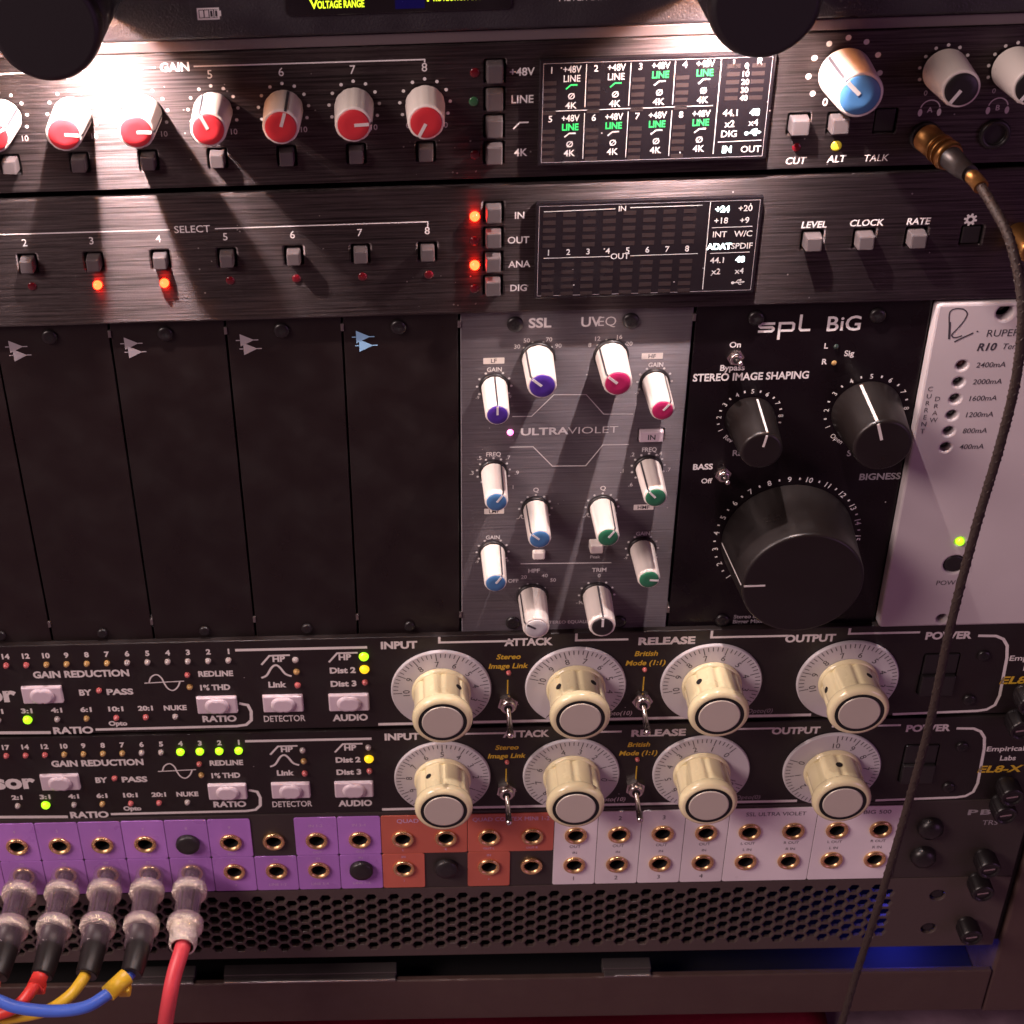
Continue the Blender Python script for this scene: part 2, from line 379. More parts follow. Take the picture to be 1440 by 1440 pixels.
def knob(t, x, y, z, ang, r0, r1, h, cap, label=None, side='print_dark', line='print_white', body='white_plastic', skirt=True, capf=0.86, flutes=11):
    """tapered pot knob: skirt and grip, with a coloured cap and a pointer line as sub-parts; ang clockwise from up"""
    def b(bm):
        if skirt: lathe(bm, [(r0+0.7, 0.05), (r0+0.7, 0.9), (r0+0.2, 1.3)], 36, mi=1)
        seg = flutes*6 if flutes > 1 else 72
        lathe(bm, [(r0, 0.9), (r0, 1.6), (r1+0.05, h-0.7), (r1-0.12, h-0.2), (r1-0.5, h)], seg, rfun=grooved(flutes, 0.018, 0.17) if flutes > 1 else None)
    k = t.put('knob', proto('knob|%s|%.1f|%.1f|%.1f|%d' % (body, r0, r1, h, skirt), b, [body, 'black_plastic']), x, y, z, ang, label=label)
    rc = r1*capf
    def c(bm): lathe(bm, [(rc, h-0.5), (rc, h+0.22), (rc-0.25, h+0.42), (rc*0.5, h+0.47)], 40)
    def p(bm):
        w = r1*0.15
        q = [(-w/2, r0+0.10, 1.7), (w/2, r0+0.10, 1.7), (w/2, r1+0.18, h-0.7), (-w/2, r1+0.18, h-0.7)]
        f = bm.faces.new([bm.verts.new(v) for v in reversed(q)]); f.material_index = 0
        q = [(-w/2, r1+0.18, h-0.7), (w/2, r1+0.18, h-0.7), (w/2, r1-0.4, h+0.10), (-w/2, r1-0.4, h+0.10)]
        f = bm.faces.new([bm.verts.new(v) for v in reversed(q)]); f.material_index = 0
        box(bm, -w*0.6, w*0.6, r1*0.05, rc-0.1, h+0.25, h+0.56, mi=1)
    for nm, f, ms in (('cap', c, [cap]), ('pointer', p, [side, line])):
        me = proto('%s|%s|%.1f|%.1f|%.1f|%s' % (nm, cap, r0, r1, h, side+line), f, ms)
        o = bpy.data.objects.new(nm, me); COL.objects.link(o); o.parent = k
    return k
def toggle(t, x, y, z, m='chrome', length=13, tilt=(0.4, -2.5), s=1.0):
    def nb(bm):
        lathe(bm, [(4.0*s, 0.02), (4.0*s, 1.8*s)], 6, smooth=False)
        lathe(bm, [(2.9*s, 1.9*s), (2.9*s, 3.6*s), (2.4*s, 4.0*s)], 24); lathe(bm, [(1.6*s, 4.05*s), (1.6*s, 4.3*s)], 16, mi=1)
    n = t.put('toggle_switch', proto('toggle_nut|%s|%.1f' % (m, s), nb, [m, 'hole_black']), x, y, z, random.uniform(0, 30))
    def lb(bm):
        tube(bm, [(0, 0, 3.0*s), (tilt[0]*0.5, tilt[1]*0.5, 3*s+length*0.5), (tilt[0], tilt[1], 3*s+length)], lambda q: (0.75+0.55*q)*s, 12)
        lathe(bm, [(1.3*s, 3*s+length), (1.0*s, 3*s+length+0.7*s), (0.4*s, 3*s+length+s)], 12, c=tilt)
    o = bpy.data.objects.new('lever', proto('lever|%s|%.1f|%.1f|%.1f' % (m, s, length, tilt[1]), lb, [m])); COL.objects.link(o); o.parent = n
    o.rotation_euler = (0, 0, -n.rotation_euler.z)
    return n
def highpass(bm, x, y, w, h, z, mi, sw): stroke(bm, [(x-w/2, y-h/2), (x-w*0.08, y+h/2), (x+w/2, y+h/2)], sw, z, mi)
def usb(bm, x, y, w, z, mi):
    stroke(bm, [(x-w*0.4, y-w*0.03), (x+w*0.42, y+w*0.03)], w*0.08, z, mi); disc(bm, x-w*0.4, y-w*0.03, w*0.13, z+0.02, mi)
    poly(bm, [(x+w*0.38, y-w*0.08), (x+w*0.56, y+w*0.04), (x+w*0.38, y+w*0.14)], z+0.03, mi)
    stroke(bm, [(x-w*0.15, y), (x, y+w*0.2), (x+w*0.2, y+w*0.2)], w*0.07, z+0.01, mi); disc(bm, x+w*0.2, y+w*0.2, w*0.09, z+0.02, mi)
    stroke(bm, [(x, y), (x+w*0.12, y-w*0.17), (x+w*0.28, y-w*0.17)], w*0.07, z+0.015, mi)
def chassis(t, x0, x1, y0, y1, z1, depth=220):
    bm = bm_new(); box(bm, x0, x1, y0, y1, z1-depth, z1); t.add('chassis', bm, 'chassis_black')
PR = 0.06
XL, XR = -254.5, 228.0

# ================================================================ the rack itself
rk = Thing('equipment_rack', 'dark brown rack frame holding all the panels, with a front rail below the vent', 'rack', (-13, -360, 0))
bm = bm_new(); box(bm, 231.5, 262, -356, 160, -420, -0.5, 1.2); rk.add('side_panel', bm, 'rack_brown')
bm = bm_new(); box(bm, -288, -257.5, -356, 160, -420, -0.5, 1.2); rk.add('side_panel', bm, 'rack_brown')
for x0, x1 in ((204, 231.45), (-257.45, -230)):
    bm = bm_new(); box(bm, x0, x1, -311, 160, -6.5, -3.4, 0.3); rk.add('mounting_rail', bm, 'chassis_black')
bm = bm_new(); box(bm, -257, 231, -354, -327.5, -3, 0.0, 0.6); rk.add('front_rail', bm, 'rack_brown')
bm = bm_new(); box(bm, -257, 231, -354, -346, -420, -3.2); rk.add('base_plate', bm, 'chassis_black')
bm = bm_new(); box(bm, -257, 231, -345.8, -312, -72, -70); rk.add('rear_baffle', bm, 'chassis_black')
for x0, x1 in ((-146.5, -118.5), (-105.5, -29), (62, 83)):
    bm = bm_new(); box(bm, x0, x1, -331, -325.4, -9, -3.2, 0.2); box(bm, x0+0.2, x1-0.4, -327.3, -326.2, -3.1, 0.3, 0.3)
    rk.add('rail_strip', bm, 'aluminium')
bm = bm_new(); lathe(bm, [(3.0, -70), (3.0, -62), (1.5, -60)], 16, c=(206, -318)); o = rk.add('indicator_lamp', bm, 'led_dark')
f = bm_new(); poly(f, [(-2500, -2500), (2500, -2500), (2500, 1500), (-2500, 1500)], 0)
me = bpy.data.meshes.new('floor')
for v in f.verts: v.co = Vector((v.co.x*MM, v.co.y*MM, -0.405))
f.to_mesh(me); f.free(); me.materials.append(MATS['carpet']); o = bpy.data.objects.new('floor', me); COL.objects.link(o); o['kind'] = 'structure'
cl = Thing('folded_cloth', 'crimson cloth lying on the floor under the rack', 'cloth', (20, -404.9, -60))
bm = bm_new()
N = 46
grid = [[bm.verts.new((-330 + 505*i/N, -399.5 + 2.6*math.sin(i*0.9+j*0.35)+1.8*math.sin(j*1.3-i*0.4), -150+ 7.5*j)) for j in range(24)] for i in range(N+1)]
for i in range(N):
    for j in range(23):
        fc = bm.faces.new((grid[i][j], grid[i][j+1], grid[i+1][j+1], grid[i+1][j])); fc.smooth = True
r = bmesh.ops.solidify(bm, geom=bm.faces[:], thickness=2.0)
cl.add('cloth_sheet', bm, 'cloth_red')

# ================================================================ power conditioner
t = Thing('power_conditioner', 'black power conditioner at the top with a lit yellow-green readout and two pull-out lamp tubes', 'power unit', (-13, 111, 0))
chassis(t, -215, 202, 90, 132, -3.1)
bm = bm_new(); plate(bm, rrect(XL, XR, 88.9, 92.2, 0.4), [], -3, 0, 0.35); t.add('lower_strip', bm, 'strip_metal')
bm = bm_new(); box(bm, XL, XR, 92.5, 133, -3, 1.2, 1.1, seg=4)
# battery gauge symbol
def outline(x0, x1, y0, y1, w, z, mi):
    box(bm, x0, x1, y1-w, y1, z-0.02, z+0.02, mi=mi); box(bm, x0, x1, y0, y0+w, z-0.02, z+0.02, mi=mi)
    box(bm, x0, x0+w, y0+w, y1-w, z-0.02, z+0.02, mi=mi); box(bm, x1-w, x1, y0+w, y1-w, z-0.02, z+0.02, mi=mi)
bx, by = -71.5, 100.1
outline(bx-3.4, bx+3.0, by-1.7, by+1.7, 0.45, 1.25, 1); box(bm, bx+3.0, bx+3.5, by-0.8, by+0.8, 1.23, 1.27, mi=1)
for k in range(2): box(bm, bx-2.7+1.45*k, bx-1.6+1.45*k, by-1.0, by+1.0, 1.23, 1.27, mi=1)
for k in range(2): outline(bx+0.15+1.4*k, bx+1.25+1.4*k, by-1.1, by+1.1, 0.22, 1.25, 1)
text(bm, 'METER DIM', 35.6, 101.3, 2.0, 1.28, 1, w=13.5, b=0)
t.add('fascia', bm, ['textured_black', 'print_white'])
bm = bm_new(); plate(bm, rrect(-49.5, 15.5, 98.6, 124, 1.6), [], 0.9, 1.75, 0.3)
d = t.add('display', bm, 'display_black')
bm = bm_new()
box(bm, -18, -9.5, 99.8, 121, 1.77, 1.79, mi=1)
text(bm, 'V', -41.2, 102.0, 2.5, 1.82, 0, b=0.02); text(bm, 'OLTAGE RANGE', -40.2, 101.75, 2.0, 1.82, 0, w=13.4, b=0.02, al='l')
text(bm, 'P', -8.0, 103.0, 2.5, 1.82, 0, b=0.02); text(bm, 'ROTECTION ON', -7.0, 102.75, 2.0, 1.82, 0, w=13.2, b=0.02, al='l')
for s_, x_, y_ in (('118', -34, 110), ('V', -26, 110), ('OK', 0, 111)): text(bm, s_, x_, y_, 6.0, 1.82, 0)
t.add('readout', bm, ['text_lime', 'display_blue'], parent=d)
for i, (lx, ly) in enumerate(LAMPS):
    bm = bm_new(); R0, R1 = 14.6, 13.6; oa, ob = ((43, 45), (40, 47.5))[i]      # slot edges right and left of straight down
    A = []
    n = 60
    for k in range(n+1):
        a = math.radians(180+ob + (360-oa-ob)*k/n); s, c = math.sin(a), math.cos(a)
        A.append([bm.verts.new((lx+rr*s, ly+rr*c, zz)) for rr, zz in ((R0, 1.3), (R0, 40.2), (R1, 40.2), (R1, 1.3))])
    for k in range(n):
        p, q = A[k], A[k+1]
        for u in range(4):
            v = (u+1) % 4
            fc = bm.faces.new((p[u], p[v], q[v], q[u])); fc.smooth = u in (0, 2); fc.material_index = 1 if u == 2 else 0
    bm.faces.new(A[0]); bm.faces.new(list(reversed(A[n])))
    bmesh.ops.recalc_face_normals(bm, faces=bm.faces[:])
    rg = lathe(bm, [(R0, 40.3), (R0+0.15, 41.0), (R0, 43.2), (R0-0.6, 44.4), (R0-1.8, 45.0)], 64, c=(lx, ly))
    poly(bm, ngon(lx, ly, R0, 64), 40.3).normal_flip()
    tb = t.add('lamp_tube', bm, ['lamp_black', 'lamp_inside'])
    bm = bm_new(); tube(bm, [(lx, ly+1.5, 3), (lx, ly+1.5, 9)], 4.2, 20); t.add('lamp_socket', bm, 'chrome', parent=tb)

# ================================================================ microphone preamp
UP = dict(y0=46.7, y1=88.4)
t = Thing('microphone_preamp', 'brushed black preamp with a row of red-capped gain knobs under the lamps', 'audio unit', (-13, 67, 0))
chassis(t, -215, 202, 46.5, 88, -3.1)
GX = [-9.9-21.07*k for k in range(8)]               # channel 8 ... 1
BY = 56.0
holes = [rrect(x-3.0, x+3.0, BY-3.2, BY+3.2, 0.5) for x in GX]
CY = (80.2, 71.8, 63.4, 55.0)
holes += [rrect(10.7-3.2, 10.7+3.2, y-3.6, y+3.6, 0.5) for y in CY]
holes += [rrect(x-3.4, x+3.4, 61-3.4, 61+3.4, 0.5) for x in (101.6, 113.4)] + [rrect(124.0, 130.8, 57.0, 65.0, 0.6)]
bm = bm_new(); plate(bm, rrect(XL, XR, UP['y0'], UP['y1'], 0.6), holes, -3, 0, 0.35)
z = PR
stroke(bm, [(-200, 83.4), (-88.8, 84.6)], 0.5, z, 1); stroke(bm, [(-77.6, 84.5), (-9.8, 84.3), (-9.8, 83.4)], 0.42, z, 1)
text(bm, 'GAIN', -83.2, 84.5, 2.5, z, 1, b=0.03, w=8.6)
for k, x in enumerate(GX):
    text(bm, str(8-k), x, 82.0, 2.5, z, 1, b=0.004)
    for j in range(9):
        a = math.radians(-115+28.75*j); disc(bm, x+7.5*math.sin(a), 71.0+7.5*math.cos(a), 0.52, z, 1)
    text(bm, '10', x+5.7, 64.2, 1.7, z, 1, b=0); text(bm, '0', x-5.2, 64.4, 1.7, z, 1, b=0)
text(bm, '+48V', 18.8, 79.7, 2.3, z, 1, b=0.016); text(bm, 'LINE', 19.0, 71.4, 2.3, z, 1, b=0.016)
highpass(bm, 18.7, 63.2, 4.6, 2.0, z, 1, 0.45); text(bm, '4K', 18.8, 54.8, 2.3, z, 1, b=0.016)
for s_, p_ in (('CUT', (102.2, 49.4)), ('ALT', (114.4, 49.6)), ('TALK', (126.4, 49.5))):
    text(bm, s_, p_[0], p_[1], 2.1, z, 1 if s_ != 'TALK' else 2, b=0.02 if s_ != 'TALK' else 0.005, shear=0.12)
text(bm, '0', 108.7, 67.5, 2.2, z, 1, b=0.02)
VX, VY = 113.2, 76.2
for j in range(9):
    a = math.radians(-125+31.0*j); disc(bm, VX+10.4*math.sin(a), VY+10.4*math.cos(a), 0.85, z, 1)
HP = ((142.3, 76.2), (162.3, 76.2), (182.3, 76.2))
for i, (hx, hy) in enumerate(HP[:2]):
    for j in range(9):
        a = math.radians(-112+28*j); disc(bm, hx+7.3*math.sin(a), hy+7.3*math.cos(a), 0.52, z, 2)
    text(bm, '0', hx-4.3, 69.3, 1.5, z, 2, b=0)
    cx, cy = hx-2.2, 64.2
    ringflat(bm, cx, cy, 2.7, 3.05, z, 2, 24, -78, 78); text(bm, 'AB'[i], cx, cy-0.1, 1.6, z, 2, b=0.01)
    for sgn in (-1, 1): poly(bm, ngon(cx+sgn*2.8, cy-0.9, 0.65, 14, 0, 1.15), z+0.02, 2)
t.add('front_panel', bm, ['black_brushed', 'print_white', 'print_cream'])
ANG = {8: 208, 7: 88, 6: 18, 5: -24, 4: 92, 3: 96, 2: 60, 1: 0}
for k, x in enumerate(GX):
    knob(t, x, 71.0, 0, ANG[8-k], 5.9, 5.35, 15.5, 'red_plastic', side='print_dark', skirt=False, line='print_cream')
    button(t, x, BY, 0, 4.7, 4.9, 3.2, 'grey_button')
for y in CY: button(t, 10.7, y, 0, 5.2, 6.2, 3.2, 'grey_button')
led(t, 4.9, 79.8, 0, 1.5, 'led_red', h=0.4); led(t, 4.6, 71.1, 0, 1.5, 'led_green', 'dim green indicator', h=0.4); led(t, 5.0, 54.5, 0, 1.5, 'led_red', h=0.4)
button(t, 101.6, 61, 0, 5.6, 5.4, 3.8, 'pale_button' if 'pale_button' in MATS else 'grey_button'); button(t, 113.4, 61, 0, 5.6, 5.4, 3.8, 'grey_button')
button(t, 127.4, 61, -2.2, 6.5, 7.6, 1.6, 'black_plastic', 'sunken black talk button')
led(t, 101.9, 53.6, 0, 1.4, 'led_red', h=0.4); led(t, 113.8, 53.7, 0, 1.6, 'led_yellow', 'yellow indicator', h=0.5)
knob(t, VX, VY, 0, -46, 7.7, 6.7, 18.5, 'blue_plastic', 'large white level knob with a blue cap', skirt=False, flutes=1, line='print_cream')
for hx, hy in HP: knob(t, hx, hy, 0, -146, 6.5, 5.5, 16.5, 'black_plastic', 'white headphone knob with a black cap', skirt=False, side='white_plastic', flutes=1)
for hx, hy in ((139.9, 56.0), (160.6, 56.0)):
    bm = bm_new(); lathe(bm, [(4.6, 0.02), (4.6, 1.0), (4.2, 1.5), (3.3, 1.5), (3.2, 0.9), (3.1, 0.08)], 36, c=(hx, hy)); t.add('headphone_socket', bm, 'black_plastic')
# meter window
bm = bm_new(); X0, X1, Y0, Y1, Z = 24.4, 91.6, 51.9, 83.1, 2.5
box(bm, X0-0.7, X1+0.7, Y0-0.7, Y1+0.7, 0.02, Z, 0.35)
outl = ((X0+0.4, Y0+0.4), (X1-0.4, Y0+0.4), (X1-0.4, Y1-0.4), (X0+0.4, Y1-0.4), (X0+0.4, Y0+0.4))
stroke(bm, outl, 0.16, Z+PR, 1)
ds = t.add('meter_window', bm, ['display_black', 'print_grey'])
bm = bm_new(); z = Z+PR
cw = 12.9
def cell(n, cx, y, bars, line, hpf):
    text(bm, str(n), cx-6.0, y-0.1, 1.9, z, 0, b=0.012)
    for j in range(5): box(bm, cx-8.2, cx-4.5, y-4.0-2.25*j-0.62, y-4.0-2.25*j+0.62, z-0.03, z, mi=3)
    text(bm, '+48V', cx, y, 1.95, z, 0, b=0.014, w=5.3); text(bm, 'LINE', cx, y-2.75, 1.95, z, 1 if line else 0, b=0.014 if not line else 0.03, w=4.9)
    highpass(bm, cx, y-5.3, 3.3, 1.2, z, 1 if hpf else 0, 0.42); text(bm, '\u00d8', cx, y-8.1, 1.8, z, 0, b=0.01); text(bm, '4K', cx, y-10.9, 1.95, z, 0, b=0.014)
for c in range(4):
    cell(c+1, 33.2+cw*c, 80.8+0.15*c, 5, c > 1, c < 2); cell(c+5, 33.2+cw*c, 66.0+0.05*c, 5, True, False)
    if c: 
        xb = 33.2+cw*(c-1)+4.1
        stroke(bm, [(xb, 82.2), (xb, 69.3)], 0.22, z, 0); stroke(bm, [(xb, 67.4), (xb, 53.2)], 0.22, z, 0)
stroke(bm, [(25.6, 68.3), (75.0, 68.5)], 0.22, z, 0); stroke(bm, [(76.4, 82.4), (76.4, 53.4)], 0.22, z, 0)
text(bm, 'L', 80.6, 81.0, 2.2, z, 0); text(bm, 'R', 87.7, 81.3, 2.2, z, 0)
ys = [(84.1, 79.0), (84.2, 69.7)]
for j in range(5):
    y = 80.2-2.42*j
    text(bm, str(10*j), 83.9, y, 1.6, z, 0, b=0.014)
    for cx in (80.2, 87.4): box(bm, cx-1.9, cx+1.9, y-0.62, y+0.62, z-0.03, z, mi=3)
for s_, p_, on in (('44.1', (80.4, 66.1), 0), ('48', (87.6, 66.1), 1), ('x2', (80.5, 62.7), 0), ('x4', (87.5, 62.9), 0), ('DIG', (80.6, 59.6), 0), ('IN', (80.4, 54.7), 1), ('OUT', (87.6, 54.6), 0)):
    text(bm, s_, p_[0], p_[1], 1.95, z, 2 if on else 0, b=0.035 if on else 0.014)
usb(bm, 87.6, 59.7, 4.6, z, 2); stroke(bm, [(77.5, 57.1), (90.5, 57.3)], 0.22, z, 0)
t.add('meter_lettering', bm, ['text_dim', 'text_green', 'text_lit', 'segment_off'], parent=ds)

# ================================================================ audio converter
t = Thing('audio_converter', 'brushed black converter with select buttons and four lit red lights, below the preamp', 'audio unit', (-13, 22, 0))
chassis(t, -215, 202, 0.8, 43.6, -3.1)
SY = 22.9
holes = [rrect(x-2.9, x+2.9, SY-3.1, SY+3.1, 0.5) for x in GX]
CY2 = (35.6, 27.2, 18.9, 10.6)
holes += [rrect(10.7-3.1, 10.7+3.1, y-3.3, y+3.3, 0.5) for y in CY2]
holes += [rrect(x-3.3, x+3.3, SY-3.3, SY+3.3, 0.5) for x in (110.2, 126.3, 142.4, 159.6)]
bm = bm_new(); plate(bm, rrect(XL, XR, 0.4, 44.2, 0.9), holes, -3, 0, 0.75)
z = PR
stroke(bm, [(-200, 33.2), (-90.2, 33.0)], 0.42, z, 1); stroke(bm, [(-76.1, 32.9), (-9.7, 33.1), (-9.7, 31.4)], 0.36, z, 1)
text(bm, 'SELECT', -83.2, 33.0, 2.3, z, 1, b=0.006, w=11.2)
for k, x in enumerate(GX): text(bm, str(8-k), x, 30.1, 2.4, z, 1, b=0.008)
for s_, p_ in (('IN', (18.8, 34.3)), ('OUT', (18.6, 26.0)), ('ANA', (19.0, 17.7)), ('DIG', (18.9, 9.4))): text(bm, s_, p_[0], p_[1], 2.2, z, 1, b=0.016)
for s_, p_ in (('LEVEL', (110.4, 28.2)), ('CLOCK', (126.6, 28.3)), ('RATE', (142.5, 28.3))): text(bm, s_, p_[0], p_[1], 2.1, z, 1, b=0.024, shear=0.12)
gx, gy = 158.4, 28.3
ringflat(bm, gx, gy, 0.7, 1.45, z, 1, 24)
for j in range(8):
    a = math.radians(45*j+10); s, c = math.sin(a), math.cos(a)
    poly(bm, [(gx+1.4*s-0.4*c, gy+1.4*c+0.4*s), (gx+2.05*s-0.3*c, gy+2.05*c+0.3*s), (gx+2.05*s+0.3*c, gy+2.05*c-0.3*s), (gx+1.4*s+0.4*c, gy+1.4*c-0.4*s)], z+0.01, 1)
t.add('front_panel', bm, ['black_brushed', 'print_white'])
for k, x in enumerate(GX):
    button(t, x, SY, 0, 4.6, 4.8, 3.2, 'grey_button')
    on = 8-k in (3, 4)
    led(t, x+0.3 if k < 5 else x, 14.9, 0, 1.45, 'led_red_on' if on else 'led_red', 'lit red indicator' if on else None, h=2.0 if on else 0.5)
for k, y in enumerate(CY2):
    button(t, 10.7, y, 0, 5.0, 5.6, 3.2, 'grey_button')
    led(t, 4.9, (34.5, 26.1, 17.9, 9.5)[k], 0, 1.55, 'led_red_on' if k in (0, 2) else 'led_red', 'lit red indicator' if k in (0, 2) else None, h=2.0 if k in (0, 2) else 0.5)
for x in (110.2, 126.3, 142.4): button(t, x, SY, 0, 5.4, 5.2, 3.8, 'grey_button')
button(t, 159.6, SY, -1.8, 6.2, 6.2, 1.5, 'black_plastic', 'sunken black settings button')
bm = bm_new(); lathe(bm, [(4.4, 0.02), (4.4, 6.0), (3.6, 7.0), (3.6, 12.0), (2.8, 12.6)], 32, c=(174.2, 22.5)); t.add('adapter_stub', bm, 'gold')
bm = bm_new(); X0, X1, Y0, Y1, Z = 24.3, 92.7, 6.9, 38.3, 2.0
box(bm, X0-0.6, X1+0.6, Y0-0.6, Y1+0.6, 0.02, Z, 0.3)
stroke(bm, ((X0+0.4, Y0+0.4), (X1-0.4, Y0+0.4), (X1-0.4, Y1-0.4), (X0+0.4, Y1-0.4), (X0+0.4, Y0+0.4)), 0.16, Z+PR, 1)
ds = t.add('meter_window', bm, ['display_black', 'print_grey'])
bm = bm_new(); z = Z+PR
def lab(s_, x, y, on=0, h=1.9): text(bm, s_, x, y, h, z, 2 if on else 0, b=0.04 if on else 0.012)
stroke(bm, [(26.1, 36.1), (48.0, 36.4)], 0.26, z, 0); stroke(bm, [(52.6, 36.6), (74.7, 36.7)], 0.26, z, 0); lab('IN', 50.2, 36.4, 0, 1.7)
stroke(bm, [(26.4, 20.4), (47.1, 20.4)], 0.22, z, 0); stroke(bm, [(53.5, 20.4), (74.6, 20.5)], 0.22, z, 0); lab('OUT', 50.3, 20.4)
for c in range(8):
    cx = 27.9+6.17*c
    lab(str(c+1), cx, 22.3)
    for j in range(5):
        for yy in (34.9-2.55*j, 18.0-2.55*j): box(bm, cx-1.95, cx+1.95, yy-0.7, yy+0.7, z-0.03, z, mi=3)
stroke(bm, [(77.1, 37.6), (77.1, 8.0)], 0.26, z, 0)
for s_, p_, on in (('+24', (81.0, 35.2), 1), ('+20', (88.0, 35.3), 0), ('+18', (80.9, 31.4), 0), ('+9', (88.1, 31.3), 0), ('INT', (80.9, 26.8), 0), ('W/C', (88.1, 26.8), 0),
        ('ADAT', (81.0, 22.7), 1), ('SPDIF', (88.1, 22.7), 0), ('44.1', (80.8, 18.0), 0), ('48', (88.0, 18.1), 1), ('x2', (80.8, 14.1), 0), ('x4', (88.1, 14.1), 0)): lab(s_, p_[0], p_[1], on)
stroke(bm, [(78.2, 29.1), (90.7, 29.2)], 0.2, z, 0); stroke(bm, [(78.4, 20.4), (90.7, 20.5)], 0.2, z, 0); usb(bm, 88.0, 10.1, 4.0, z, 0)
t.add('meter_lettering', bm, ['text_dim', 'text_green', 'text_lit', 'segment_off'], parent=ds)

# ================================================================ module row
ZM = -2.5
ch = Thing('module_rack', 'pale panel with a current meter and power button at the right of the module row', 'module rack', (-13, -67, 0))
bm = bm_new(); box(bm, -232, 215, -132.5, -1, -200, -14); ch.add('chassis', bm, 'chassis_black')
bm = bm_new()
for y in (-1.8, -131.6): box(bm, -230, 152, y-1.2, y+1.2, -13.9, -6)
ch.add('module_rail', bm, 'chassis_black')
# blank panels
LOGO = [(17.5, 485.0), (181.5, 477.0), (344.5, 471.5), (506.5, 467.5)]
names = ['leftmost blank black module panel, cut off by the frame edge', 'blank black module panel with a grey arrow mark, second from the left',
         'blank black module panel with a grey arrow mark, in the middle of the blanks', 'blank black module panel with a grey arrow mark, left of the blue-marked one',
         'blank black module panel with a pale blue arrow mark, beside the grey equaliser']
for k in range(5):
    x0 = -190.5+38.1*k
    t = Thing('blank_panel', names[k], 'blank panel', (x0+19, -67, ZM), group='blank panels covering empty module slots')
    bm = bm_new(); plate(bm, rrect(x0+0.35, x0+37.75, -132.9, -0.4, 0.4), [], ZM-2, ZM, 0.25)
    lx, ly = x0+6.6, -8.0
    for dx, dy in ((0, 0), (0.9, -3.2)):
        poly(bm, [(lx-2.2+dx, ly+2.3+dy), (lx-2.2+dx, ly-2.3+dy), (lx+2.4+dx, ly+dy)], ZM+PR+0.02*abs(dy), 1)
        stroke(bm, [(lx-3.6+dx, ly+dy), (lx-2.3+dx, ly+dy)], 0.35, ZM+PR, 1); stroke(bm, [(lx+2.2+dx, ly+dy), (lx+3.8+dx, ly+dy)], 0.35, ZM+PR+0.01, 1)
    t.add('plate', bm, ['satin_black', 'print_blue' if k == 4 else 'print_grey'])
    screw(t, x0+18.3, -4.6, ZM); screw(t, x0+19.2, -129.2, ZM, 2.0)
for k in range(1, 7):
    x0 = -190.5+38.1*k if k < 6 else 76.2
    for y in (-4.2, -124.5):
        bm = bm_new(); box(bm, x0-0.5, x0+0.5, y-1.3, y+1.3, -6, -2.0, 0.15); ch.add('rail_clip', bm, 'aluminium')
# R10 front
bm = bm_new()
LY = [(164.5, -23.1-6.33*k) for k in range(6)]
hl = [ngon(174.9, -4.2, 2.7)] + [ngon(x, y, 1.75, 20) for x, y in LY] + [ngon(176.1, -104.6, 3.9, 32)] + [ngon(175.8, -129.3, 2.0)] + [ngon(176.2, -94.4, 1.6, 20)]
plate(bm, rrect(153.0, XR, -132.6, -0.5, 1.6), hl, -4, 1.0, 0.75)
z = 1.0+PR
sig = spline([(158.4, -13.0), (157.8, -8.5), (157.1, -4.2), (157.6, -2.5), (159.4, -2.0), (161.6, -2.5), (162.8, -4.1), (162.1, -6.7), (160.5, -9.4), (159.2, -11.3), (159.6, -12.3), (160.8, -12.5), (162.5, -11.9)], 6)
stroke(bm, sig, 0.42, z, 1); stroke(bm, [(157.9, -6.8), (158.7, -13.1)], 0.35, z+0.02, 1); stroke(bm, spline([(160.4, -14.1), (163.1, -12.5), (166.0, -11.0)], 4), 0.5, z+0.01, 1); disc(bm, 167.2, -10.5, 0.3, z, 1)
text(bm, 'RUPERT NEVE', 170.5, -11.3, 2.5, z, 2, b=0, al='l', shear=0.08); text(bm, 'R10', 168.5, -16.3, 2.6, z, 1, b=0.03, al='l', shear=0.2); text(bm, 'Ten Space', 176.3, -16.3, 2.1, z, 2, b=0, al='l', shear=0.25)
for k, s_ in enumerate(('2400mA', '2000mA', '1600mA', '1200mA', '800mA', '400mA')): text(bm, s_, 169.2, -23.0-6.33*k, 1.9, z, 2, b=0.005, al='l', shear=0.1)
for j, c_ in enumerate('CURRENT'): text(bm, c_, 155.6, -31.6-2.72*j, 1.75, z, 2, b=0)
for j, c_ in enumerate('DRAW'): text(bm, c_, 158.6, -35.5-2.72*j, 1.75, z, 2, b=0)
text(bm, 'POWER', 176.0, -112.6, 2.0, z, 2, b=0)
ch.add('front_panel', bm, ['light_grey_paint', 'print_dark', 'print_dark'])
for k, (x, y) in enumerate(LY): led(ch, x, y, -2.2, 1.6, 'led_red' if k == 0 else 'led_dark', h=0.9)
led(ch, 176.2, -94.4, 0.8, 1.5, 'led_green_on', 'lit green power light', h=1.6)
bm = bm_new(); lathe(bm, [(3.6, -6), (3.6, 0.2), (3.0, 0.7), (1.5, 0.2)], 32, c=(176.1, -104.6)); ch.add('power_button', bm, 'black_plastic')
for x, y, r in ((174.9, -4.2, 2.4), (175.8, -129.3, 1.8)):
    bm = bm_new(); lathe(bm, [(r, -8), (r, -4.5), (r*0.6, -4.0)], 20, c=(x, y)); ch.add('mounting_screw', bm, 'screw_black')

